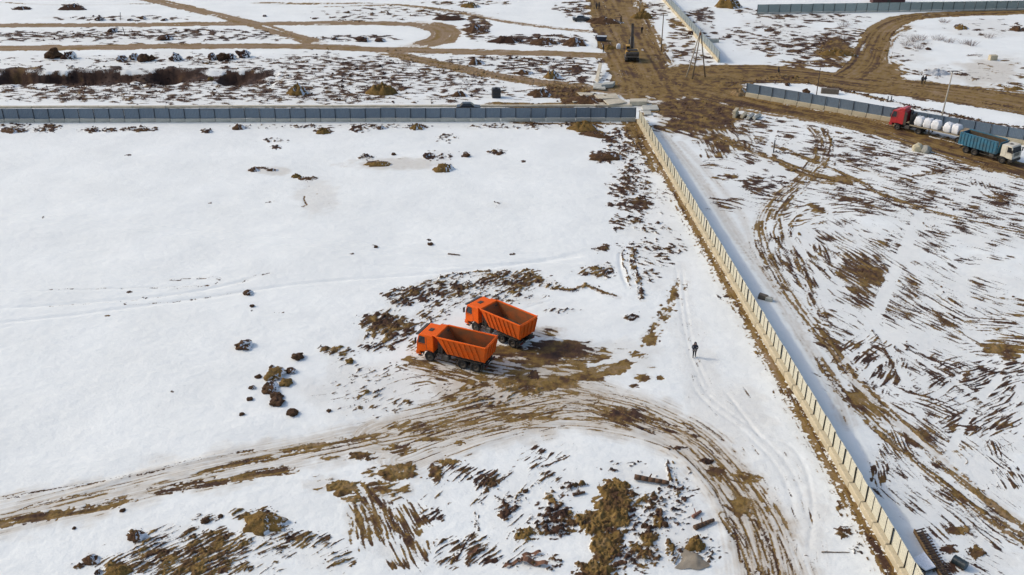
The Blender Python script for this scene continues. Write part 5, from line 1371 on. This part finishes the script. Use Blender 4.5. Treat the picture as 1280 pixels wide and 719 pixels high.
for x, y, w, lab, mt in [(142, 26, 7, 'left boulder by the upper left road', DARK), (162, 26, 8, 'middle boulder by the upper left road', DARK), (178, 24, 12, 'right mound shaped boulder by the upper left road', BROWN), (205, 26, 9, 'far right boulder by the upper left road', DARK), (331, 21, 8, 'dark boulder left of the road loop', DARK), (418, 50, 10, 'left dark lump inside the road loop', DARK), (452, 52, 20, 'wide dark lump inside the road loop', DARK), (475, 52, 16, 'right dark lump inside the road loop', DARK), (124, 26, 16, 'low dark boulder row by the upper left road', DARK), (140, 40, 16, 'dark lump between the upper left roads', DARK), (205, 50, 22, 'wide dark lump between the upper left roads', DARK)]:
    rock(x, y, w * .85, lab, mt, .42, 'boulder', 'boulder', 'boulders by the upper left roads', .25, .8)
def stone():
    PALE = worn('pale_stone', (.52, .46, .30), (.36, .33, .27), .42, 1.4, .9, 0, .05)
    rock(1148, 189.5, 15, 'tall pale yellow stone block on snow below the red truck', PALE, 1.0, 'stone_block', 'stone', 'pale stones below the trucks', .25, .8, .3, .22, 2)
    rock(1158, 191, 16, 'lower grey stone block right of the pale yellow one', worn('grey_stone', (.33, .32, .27), (.24, .22, .18), .4, 1.4, .9, 0, .05), .8, 'stone_block', 'stone', 'pale stones below the trucks', .25, .8, .9, .22, 2)
stone()
rock(1008, 117.5, 9, 'small brown boulder behind the slate fence near the thin dark pole', BR0, .9, 'boulder', 'boulder', None)
rock(985, 107.5, 7, 'little dark boulder behind the slate fence', DARK, .8, 'boulder', 'boulder', None)
rock(864, 43.5, 8, 'dark lump near the blue grey fence above the tripod', DARK, .8)
rock(1161, 62.5, 7, 'grey lump inside the curve of the right road', DARK, .5)

# ================================================================== clods strewn over the bare soil
def clods():
    cand = np.where((P > .5) & (ROUGH > .12) & inview)[0]
    area = (GY[cand] ** 2 + CAM_H ** 2) ** 1.1
    w = ROUGH[cand] * area; w = w / w.sum()
    n = 15000
    pick = RNG.choice(cand, n, p=w)
    x = GX[pick] + RNG.normal(0, .35, n); y = GY[pick] + RNG.normal(0, .35, n); z = HT[pick]
    dist = np.sqrt(x * x + y * y + CAM_H ** 2)
    r = np.clip(np.exp(RNG.normal(-2.45, .5, n)), .03, .38) * np.clip(dist / 110, .75, 1.7)
    r *= .62
    bm = bmesh.new(); bmesh.ops.create_icosphere(bm, subdivisions=1, radius=1); base = np.array([v.co for v in bm.verts]); tri = np.array([[v.index for v in f.verts] for f in bm.faces]); bm.free()
    nb = len(base)
    jit = 1 + RNG.normal(0, .20, (n, nb, 1))
    sc = np.stack([RNG.uniform(.7, 1.4, n), RNG.uniform(.7, 1.3, n), RNG.uniform(.45, .85, n)], 1)
    co = base[None] * jit * sc[:, None, :] * r[:, None, None]
    a = RNG.uniform(0, 6.28, n); ca, sa = np.cos(a)[:, None], np.sin(a)[:, None]
    co = np.stack([co[..., 0] * ca - co[..., 1] * sa, co[..., 0] * sa + co[..., 1] * ca, co[..., 2]], -1)
    co += np.stack([x, y, z + r * .15], 1)[:, None, :]
    fa_ = (tri[None] + (np.arange(n) * nb)[:, None, None]).reshape(-1, 3).astype(np.int32)
    me = bpy.data.meshes.new('soil_clods')
    me.vertices.add(n * nb); me.vertices.foreach_set('co', co.astype(np.float32).ravel())
    me.loops.add(fa_.size); me.loops.foreach_set('vertex_index', fa_.ravel())
    me.polygons.add(len(fa_)); me.polygons.foreach_set('loop_start', np.arange(0, fa_.size, 3, dtype=np.int32))
    me.update(calc_edges=True)
    at = me.attributes.new('tone', 'FLOAT', 'POINT')
    at.data.foreach_set('value', np.repeat(np.clip(TONE[pick] - .06 + RNG.normal(0, .06, n), 0, 1), nb).astype(np.float32))
    m, nt, b = new_mat('clod_soil')
    an = node(nt, 'ShaderNodeAttribute', attribute_name='tone')
    L(nt, soil_ramp(nt, an.outputs['Fac']).outputs['Color'], b.inputs['Base Color']); b.inputs['Roughness'].default_value = .95
    b.inputs['Specular IOR Level'].default_value = .2
    me.materials.append(m)
    o = link('soil_clods', me); o['kind'] = 'stuff'; tag(o, 'brown frozen soil clods strewn over the bare patches', 'soil')
clods()

# ================================================================== people
def person_mesh(name, pose, jacket, trousers, seed=0):
    """one continuous skinned figure; pose gives stride and arm bend"""
    st, ab, lean = pose
    J = [('pelvis', (0, 0, .96), .16, .13), ('waist', (0, .01 + lean * .3, 1.12), .16, .125), ('chest', (0, .0 + lean, 1.34), .20, .14), ('neck', (0, .01 + lean * 1.15, 1.50), .075, .075), ('head0', (0, .03 + lean * 1.2, 1.60), .105, .115), ('head1', (0, .03 + lean * 1.25, 1.73), .085, .095)]
    for s, t in ((-1, 'l'), (1, 'r')):
        k = st * s
        J += [('hip' + t, (s * .10, 0, .90), .105, .11), ('knee' + t, (s * .11, k * .22 + .05 * abs(k), .50), .075, .08), ('ankle' + t, (s * .115, k * .40 - .08, .10), .05, .055), ('toe' + t, (s * .125, k * .40 + .12, .045), .045, .04)]
        J += [('sho' + t, (s * .20, lean, 1.42), .085, .09), ('elb' + t, (s * .29, -.06 + lean - k * .1, 1.14), .065, .065), ('wri' + t, (s * (.26 - .12 * ab), (.24 * ab) + lean + .02, .90 + .14 * ab), .048, .045), ('hand' + t, (s * (.25 - .17 * ab), .05 + .30 * ab + lean, .82 + .2 * ab), .04, .03)]
    idx = {n: i for i, (n, *_) in enumerate(J)}
    E = [('pelvis', 'waist'), ('waist', 'chest'), ('chest', 'neck'), ('neck', 'head0'), ('head0', 'head1')]
    for t in 'lr':
        E += [('pelvis', 'hip' + t), ('hip' + t, 'knee' + t), ('knee' + t, 'ankle' + t), ('ankle' + t, 'toe' + t), ('chest', 'sho' + t), ('sho' + t, 'elb' + t), ('elb' + t, 'wri' + t), ('wri' + t, 'hand' + t)]
    me = bpy.data.meshes.new(name); me.from_pydata([j[1] for j in J], [(idx[a], idx[b]) for a, b in E], [])
    o = bpy.data.objects.new(name, me); COL.objects.link(o)
    md = o.modifiers.new('skin', 'SKIN'); sv = me.skin_vertices[0].data
    for i, j in enumerate(J):
        sv[i].radius = (j[2], j[3]); sv[i].use_root = (i == 0)
    o.modifiers.new('sub', 'SUBSURF').levels = 2
    dg = bpy.context.evaluated_depsgraph_get()
    out = bpy.data.meshes.new_from_object(o.evaluated_get(dg))
    bpy.data.objects.remove(o); out.name = name
    out.materials.clear()
    skin = worn('skin', (.42, .25, .18), (.36, .2, .14), .4, 8, .6, 0, 0); boot = BLACKM
    for m in (jacket, trousers, skin, boot):
        out.materials.append(m)
    for p in out.polygons:
        c = p.center
        p.material_index = 3 if c.z < .16 else (1 if c.z < .86 and abs(c.x) < .22 else (2 if c.z > 1.49 else 0))
        if .2 < abs(c.x) or ab > .5:
            if c.z < 1.03 and c.y > .24: p.material_index = 2
        p.use_smooth = True
    return out
NAVY = worn('navy_jacket', (.012, .016, .032), (.02, .022, .035), .4, 4, .85, 0, .01)
BLK = worn('black_cloth', (.010, .010, .012), (.018, .017, .018), .4, 4, .9, 0, .01)
GREYJ = worn('grey_jacket', (.05, .052, .055), (.03, .03, .03), .4, 4, .9, 0, .01)
HIVIS = worn('orange_vest', (.55, .14, .02), (.4, .12, .03), .4, 4, .8, 0, 0)
def person(px, py, rz, label, pose=(.5, .3, .02), jacket=NAVY, trousers=BLK, h=1.0, hood=True, paper=False, group='people on the site'):
    c = GH(px, py)
    root = thing('person', label, 'person', (c[0], c[1], c[2] + .005), rz, group)
    root.scale = (h, h, h)
    b = link('body', person_mesh('body', pose, jacket, trousers), root)
    l = pose[2] * 1.25
    hd = MB(); n = 14
    vs = []; fs = []
    rings = [(1.46, .155, .15), (1.56, .145, .155), (1.66, .14, .155), (1.74, .12, .13), (1.80, .06, .07)]
    for z, rx, ry in rings:
        for k in range(n):
            a = math.radians(35) + math.radians(290) * k / (n - 1) + math.radians(90) - math.radians(0)
            vs.append((rx * math.cos(a), l + .01 + ry * math.sin(a), z))
    for i in range(len(rings) - 1):
        for k in range(n - 1):
            fs.append((i * n + k, i * n + k + 1, (i + 1) * n + k + 1, (i + 1) * n + k))
    fs.append(tuple((len(rings) - 1) * n + k for k in range(n)))
    hd.add(vs, fs)
    if hood:
        part('hood', hd, jacket, root, smooth=True)
    else:
        part('cap', MB().tube((0, l + .03, 1.70), (0, l + .03, 1.82), .125, .09, 12), BLACKM, root, smooth=True)
    cx = .53 if pose[1] > .5 else None
    hem = MB(); vs = []; fs = []
    for z, rx, ry in ((1.10, .21, .17), (.98, .23, .19), (.80, .235, .195)):
        for k in range(16):
            a = 2 * math.pi * k / 16
            vs.append((rx * math.cos(a), ry * math.sin(a) + pose[2] * .3, z))
    for i in range(2):
        for k in range(16):
            fs.append((i * 16 + k, i * 16 + (k + 1) % 16, (i + 1) * 16 + (k + 1) % 16, (i + 1) * 16 + k))
    hem.add(vs, fs)
    part('jacket_hem', hem, jacket, root, smooth=True)
    return root
pz = person(867.6, 446.8, math.radians(170), 'person in dark navy hooded jacket standing alone on the snow', (.28, .9, .03), NAVY, BLK, 1.0, True)
def controller():
    o = link('drone_controller', MB().box(-.12, .12, -.05, .05, -.02, .03).box(-.09, .09, -.06, -.04, .03, .14).mesh('drone_controller', STEEL, .01))
    m = Matrix.Rotation(math.radians(170), 3, 'Z') @ Vector((0, .38, 0))
    o.location = (pz.location.x + m.x, pz.location.y + m.y, pz.location.z + 1.06); o.rotation_euler = (0, 0, math.radians(170))
    tag(o, 'small light handheld device held by the navy jacketed person', 'device')
controller()
person(776.0, 29.5, 2.0, 'dark clothed person walking on the haul road above the excavator', (.8, .2, .05), BLK, BLK)
person(802.3, 41.5, .3, 'dark clothed person standing right of the excavator boom', (.2, .2, .0), BLK, BLK, 1.0, False)
person(754.0, 65.5, 1.2, 'person in dark jacket at the end of the long upper road', (.3, .3, .02), GREYJ, BLK)
person(1152.2, 105.6, 2.6, 'left of two people standing close on the wide right road', (.3, .3, .02), BLK, BLK)
person(1155.8, 104.4, -2.4, 'right of two people standing close on the wide right road', (.3, .6, .02), NAVY, BLK, 1.02, False)
person(972.6, 95.0, 1.6, 'person in ochre trousers walking on the dirt road above the slate fence', (.8, .2, .04), BLK, worn('ochre_trousers', (.25, .17, .07), (.2, .13, .06), .4, 4, .9, 0, 0))
person(748.6, 11.5, -1.0, 'dark figure near the top edge on the haul road', (.4, .2, .02), BLK, BLK)
person(745.6, 12.0, .4, 'figure in grey jacket beside the dark one near the top edge', (.3, .3, .02), GREYJ, BLK)

# ================================================================== odds and ends
def car(px, py, rz, label, paint, roofm=None, h=1.0):
    c = GH(px, py)
    root = thing('parked_car', label, 'car', (c[0], c[1], c[2]), rz)
    part('body', MB().prism([(-2.15, .30), (2.15, .30), (2.2, .62), (2.05, .82), (1.0, .95), (-1.55, .98), (-2.1, .92), (-2.2, .6)], -.86, .86), paint, root, .05)
    part('roof', MB().hexa([(-1.5, -.78, .98), (1.05, -.78, .95), (1.05, .78, .95), (-1.5, .78, .98)], [(-1.0, -.62, 1.48), (.35, -.62, 1.48), (.35, .62, 1.48), (-1.0, .62, 1.48)]), roofm or paint, root, .05)
    part('windscreen', MB().hexa([(1.02, -.7, 1.0), (1.02, .7, 1.0), (.44, .58, 1.44), (.44, -.58, 1.44)], [(1.06, -.7, 1.01), (1.06, .7, 1.01), (.48, .58, 1.45), (.48, -.58, 1.45)]), GLASS, root)
    for s in (-1, 1):
        part('side_window', MB().hexa([(-1.25, s * .775, 1.02), (.8, s * .775, 1.02), (.35, s * .66, 1.42), (-.95, s * .66, 1.42)], [(-1.25, s * .79, 1.02), (.8, s * .79, 1.02), (.35, s * .675, 1.42), (-.95, s * .675, 1.42)]), GLASS, root)
        part('headlight', MB().box(2.08, 2.22, s * .62 - .16, s * .62 + .16, .60, .74), LIGHTG, root, .02)
        for x in (-1.35, 1.35):
            wheel(root, x, s * .80, .32, .2, s)
    return root
BLACKP = worn('black_paint', (.010, .011, .014), (.02, .02, .02), .4, 2, .25, 0, 0)
def car_behind_fence():
    c = G(585, 152)
    px_y = 138.5
    car(585.5, px_y, 0.02, 'black car parked right behind the slate fence', BLACKP)
car_behind_fence()
car(726.5, 26.5, .05, 'dark car with pale roof on snow left of the haul road', worn('dark_grey_paint', (.03, .034, .04), (.05, .05, .05), .4, 2, .3, 0, 0), worn('pale_roof', (.42, .46, .47), (.6, .6, .6), .4, 1, .6, 0, 0))
def black_tank():
    c = GH(620.3, 122)
    r = thing('water_tank', 'black plastic tank with side spout beyond the slate fence', 'tank', (c[0], c[1], c[2]), .1)
    m = MB().box(-.8, .8, -.7, .7, -.05, 1.75)
    part('tank_body', m, BLACKM, r, .12)
    part('tank_cap', MB().tube((0, 0, 1.75), (0, 0, 1.9), .3, n=14), BLACKM, r)
    part('spout', MB().bar((.75, 0, 1.2), (1.9, 0, 1.35), .18), BLACKM, r)
    for z in (.5, 1.1):
        part('hoop', MB().box(-.83, .83, -.73, .73, z, z + .08), CHASSIS, r)
black_tank()
def skip():
    c = GH(752, 51)
    NV_ = worn('navy_steel', (.014, .024, .05), (.03, .03, .04), .4, 1.5, .5, 0, 0)
    r = thing('waste_skip', 'navy blue steel skip with a pale cover by the haul road', 'skip', (c[0], c[1], c[2]), -.15)
    part('shell', MB().hexa([(-.9, -.7, -.05), (.9, -.7, -.05), (.9, .7, -.05), (-.9, .7, -.05)], [(-1.2, -.75, 1.0), (1.2, -.75, 1.0), (1.2, .75, 1.0), (-1.2, .75, 1.0)]), NV_, r)
    for s in (-1, 1):
        part('rim', MB().box(-1.25, 1.25, s * .75 - .05, s * .75 + .05, .94, 1.04), NV_, r)
    part('cover', MB().box(-1.1, 1.1, -.68, .68, 1.003, 1.05), worn('pale_roof', (.42, .46, .47), (.6, .6, .6), .4, 1, .6, 0, 0), r)
    part('side_bar', MB().bar((-1.25, 0, .9), (-1.9, .1, 1.2), .12), NV_, r)
skip()
o = link('sack', bag_mesh(77, .8, .7, 1.0)); c = GH(773, 60.5); o.location = (c[0], c[1], c[2] - .03); tag(o, 'white sack standing on the dirt left of the excavator', 'sack')
part('tied_top', MB().tube((0, 0, .95), (.05, 0, 1.2), .12, .16, 8), BAG, o)
def site_cabin():
    c = G(1117, 7.5)
    CM = worn('maroon_steel', (.075, .026, .022), (.05, .02, .018), .4, .8, .6, 0, 0)
    r = thing('site_cabin', 'dark maroon container cabin behind the far fence at the top', 'cabin', (c[0], c[1] + 5, 0), .02)
    part('wall', MB().box(-4.4, 4.4, -1.2, 1.2, -.05, 3.4), CM, r)
    rib = MB().box(-.06, .06, -1.26, -1.2, .1, 3.3).mesh('rib', CM)
    for k in range(16):
        o = link('rib', rib, r); o.location.x = -4.1 + 8.2 * k / 15
    part('roof', MB().box(-4.5, 4.5, -1.35, 1.3, 3.4, 3.52), worn('pale_roof', (.42, .46, .47), (.6, .6, .6), .4, 1, .6, 0, 0), r)
    f = part('door', MB().box(-.5, .4, -1.28, -1.262, .1, 2.1), CHASSIS, r)
    part('handle', MB().box(.22, .3, -1.33, -1.28, 1.0, 1.1), STEEL, f)
    for x in (-2.8, 2.4):
        w = part('window', MB().box(x - .5, x + .5, -1.29, -1.262, 1.2, 2.2), GLASS, r)
site_cabin()
# log on the foreground heap
BARK = worn('bark', (.12, .065, .035), (.06, .035, .022), .45, 3, .95, 0, .03)
def log_px(a, b, r0, r1, label, mat=BARK, lift=.2, name='log', cat='log', twigs=True):
    A, B = GH(*a), GH(*b)
    A, B = Vector(A), Vector(B)
    c = (A + B) / 2
    root = thing(name, label, cat, (c.x, c.y, min(A.z, B.z)))
    pts = [A.lerp(B, t) - c for t in np.linspace(0, 1, 6)]
    m = MB()
    for i in range(5):
        ra, rb = r0 + (r1 - r0) * i / 5, r0 + (r1 - r0) * (i + 1) / 5
        z = lift
        m.tube((pts[i].x, pts[i].y, z + .012 * math.sin(i * 2)), (pts[i + 1].x, pts[i + 1].y, z + .012 * math.sin(i * 2 + 2)), ra, rb, 10)
    part('trunk', m, mat, root, smooth=True)
    if twigs:
        d = (pts[-1] - pts[0]).normalized()
        n = Vector((-d.y, d.x, 0))
        part('branch_stub', MB().tube(pts[2] + Vector((0, 0, lift)), pts[2] + n * .4 + d * .2 + Vector((0, 0, lift + .3)), r1 * .5, r1 * .3, 8), mat, root)
    return root
log_px((793, 600), (836, 607.5), .24, .17, 'thick brown log lying across the foreground heap', lift=.32)
log_px((716, 620), (731, 617), .14, .10, 'short dark log on snow left of the ochre heap', lift=.12)
log_px((1027, 690.3), (1062, 690.8), .05, .03, 'thin grey stick lying on snow left of the long fence', WOOD, .06, 'stick', 'stick', False)
log_px((560, 317.5), (575, 319), .10, .06, 'short dark stick on the middle snowfield', BARK, .06, 'stick', 'stick', False)
log_px((866, 648), (876, 641), .16, .10, 'short reddish log on snow right of the foreground heap', worn('red_bark', (.25, .11, .07), (.15, .07, .04), .4, 3, .9, 0, .02), lift=.14)
log_px((868, 662), (892, 652), .22, .14, 'dark broken log right of the foreground heap', lift=.2)
# grey tarpaulin draped over a pile
def tarp():
    c = GH(866, 702); TM = worn('tarp_grey', (.27, .235, .18), (.2, .165, .12), .45, 1.5, .85, 0, .02)
    n = 16; vs = []; fs = []
    for i in range(n + 1):
        for j in range(n + 1):
            x, y = -1.2 + 2.4 * i / n, -.8 + 1.6 * j / n
            z = .40 * max(0, 1 - abs(x - .25) / 1.45) * max(.15, 1 - abs(y - .1) / 1.0) + .06 * float(pnoise(np.array([x * 2.2]), np.array([y * 2.2]), 21)[0])
            e = 1 + .45 * float(pnoise(np.array([x * 1.3 + 3.3]), np.array([y * 1.3 + 1.7]), 31)[0]); vs.append((x * e * (1 - .35 * j / n), y * e * (1 - .35 * x), z))
    fs = [(i * (n + 1) + j, (i + 1) * (n + 1) + j, (i + 1) * (n + 1) + j + 1, i * (n + 1) + j + 1) for i in range(n) for j in range(n)]
    r = thing('tarpaulin', 'grey brown tarpaulin draped over a pile near the bottom edge', 'tarpaulin', (c[0], c[1], c[2] + .02), -.3)
    part('sheet', MB().add(vs, fs), TM, r, smooth=True)
    part('pole_edge', MB().bar((-1.25, -.75, .08), (-1.05, .3, .12), .08), WOOD, r)
tarp()
# lower right: slatted pallet on edge, drum, snow-covered sheet
def pallet_rack():
    A = np.array(G(1147.5, 662, .3)); B = np.array(G(1183, 722, .3))
    d = B - A; ln = np.hypot(*d); rz = math.atan2(d[1], d[0])
    OCW = worn('ochre_board', (.27, .165, .06), (.16, .09, .04), .45, 2, .9, 0, .01)
    r = thing('slatted_frame', 'long wooden frame with dark slats lying beside the fence end', 'frame', (A[0], A[1], .02), rz)
    part('side_board', MB().box(0, ln, -.32, -.22, 0, .34), OCW, r)
    part('side_board', MB().box(0, ln, .28, .34, 0, .26), WOOD, r)
    n = 18
    sm = MB().box(-.05, .05, -.42, .42, .345, .40).mesh('slat', worn('dark_slat', (.05, .03, .022), (.09, .06, .04), .4, 3, .9, 0, 0))
    for k in range(n):
        o = link('slat', sm, r); o.location = (.12 + (ln - .24) * k / (n - 1), random.gauss(.08, .03), 0); o.rotation_euler = (0, 0, random.gauss(.25, .06))
    part('under_board', MB().box(0, ln, -.2, .25, .0, .05), WOOD, r)
pallet_rack()
def drum():
    c = GH(1199, 707)
    DM = worn('dark_teal_drum', (.018, .03, .036), (.04, .05, .05), .4, 3, .35, 0, 0)
    r = thing('steel_drum', 'dark barrel lying on its side in the bottom right corner', 'drum', (c[0], c[1], c[2] + .30), math.radians(-52))
    part('shell', MB().tube((-.48, 0, 0), (.48, 0, 0), .33, n=22), DM, r)
    for x in (-.47, -.16, .16, .47):
        part('hoop', MB().tube((x - .02, 0, 0), (x + .02, 0, 0), .35, n=22), DM, r)
    part('lid', MB().tube((.48, 0, 0), (.495, 0, 0), .30, n=22), worn('drum_lid', (.03, .06, .075), (.05, .06, .06), .4, 3, .4, 0, 0), r)
drum()
def snow_sheet():
    """a plywood deck under snow, its dark edge showing"""
    q = [(1139, 700), (1157, 713.5), (1170, 709.0), (1155, 690)]
    z = .5
    pts = [G(x, y, z) for x, y in q]; c = np.mean(pts, 0)
    r = thing('covered_platform', 'low platform under smooth snow with a dark edge at the fence end', 'platform', (c[0], c[1], 0))
    b = [(p[0] - c[0], p[1] - c[1]) for p in pts]
    SN = worn('snow_layer', (.78, .79, .80), (.72, .74, .76), .4, .8, .8, 0, .03)
    part('snow_cover', MB().hexa([(x, y, z - .06) for x, y in b], [(x * .99, y * .99, z + .06) for x, y in b]), SN, r, .03)
    part('deck', MB().hexa([(x * 1.01, y * 1.01, z - .16) for x, y in b], [(x * 1.01, y * 1.01, z - .062) for x, y in b]), BLACKM, r)
    for x, y in b:
        part('leg', MB().box(x * .9 - .06, x * .9 + .06, y * .9 - .06, y * .9 + .06, -.1, z - .16), WOOD, r)
snow_sheet()
def scrap(px, py, wpx, label, mat, rz=0, lift=.0):
    c = GH(px, py); r = wpx / px_per_m(py) / 2
    root = thing('bent_sheet', label, 'scrap', (c[0], c[1], c[2] + .02), rz, 'rusty scraps in the foreground snow')
    n = 8; vs = []; fs = []
    for i in range(n + 1):
        for j in range(3):
            x = -r + 2 * r * i / n; y = (-.28 + .28 * j) * r * (1.1 - .7 * abs(i / n - .4))
            vs.append((x, y, .05 + .16 * r * math.sin(i * 1.1) + .1 * abs(j - 1) * r))
    fs = [(i * 3 + j, (i + 1) * 3 + j, (i + 1) * 3 + j + 1, i * 3 + j + 1) for i in range(n) for j in range(2)]
    part('sheet', MB().add(vs, fs), mat, root)
    part('curled_lip', MB().tube(vs[0], vs[2], .04 * r + .015, n=6), mat, root)
RUST = worn('rusty_sheet', (.20, .095, .05), (.11, .055, .035), .45, 3, .9, 0, .01)
for x, y, w, lab, rz in ((665, 694, 24, 'rusty bent strip in the lower middle snow', .3), (668, 706, 34, 'longer rusty strip below the bent one', -.25), (592, 692, 18, 'rusty strip at the lower middle left', .9), (640, 706, 20, 'rusty curled scrap between the strips near the bottom', .5)):
    scrap(x, y, w, lab, RUST, rz)
# dry shrubs
def shrub(px, py, h, label, n=60, spread=.9):
    c = GH(px, py); m = MB()
    TW = worn('dry_twigs', (.17, .10, .075), (.1, .06, .045), .4, 5, .9, 0, 0)
    for k in range(n):
        a = random.uniform(0, 6.28); r = random.random() ** .6 * spread
        b = Vector((r * math.cos(a) * .5, r * math.sin(a) * .5, -.05)); t = Vector((r * math.cos(a) * 1.3, r * math.sin(a) * 1.3, h * random.uniform(.5, 1)))
        mid = b.lerp(t, .55) + Vector((random.gauss(0, .06), random.gauss(0, .06), 0))
        m.tube(b, mid, .016, .012, 3); m.tube(mid, t, .012, .005, 3); m.tube(mid, mid + Vector((random.gauss(0, .25), random.gauss(0, .25), h * .3)), .009, .004, 3)
    o = link('shrub', None); o.location = (c[0], c[1], c[2])
    part('twigs', m, TW, o)
    return tag(o, label, 'shrub', 'dry shrubs on the upper right snow')
for x, y, h, lab in ((1141, 52, 1.7, 'tallest reddish dry shrub inside the curve of the right road'), (1150, 50, 1.5, 'reddish dry shrub right of the tallest one'), (1133, 57, 1.2, 'low dry shrub nearest the curve of the right road'), (1148, 61, 1.1, 'low dry shrub below the tallest one'), (1172, 50, 1.3, 'dry shrub in the middle of the upper right snow'), (1186, 53, 1.1, 'dry shrub right of the middle one, upper right'),
                     (1214, 57, 1.4, 'dry shrub at the right of the upper right snow'), (1206, 55, 1.0, 'small dry shrub left of the right one'), (1236, 47, 1.1, 'pale dry shrub farthest right'), (1040, 44, 1.3, 'dry shrub left of the curved road'), (1055, 34, 1.4, 'dry shrub near the far fence left of the curved road'), (1056, 50, 1.2, 'dry shrub just left of the curved road'), (1180, 28, 1.0, 'small dry shrub under the far fence road')):
    shrub(x, y, h, lab, 55, 1.6)
pole(907, 286, .9, .05, .04, 'x', POSTM) if False else None
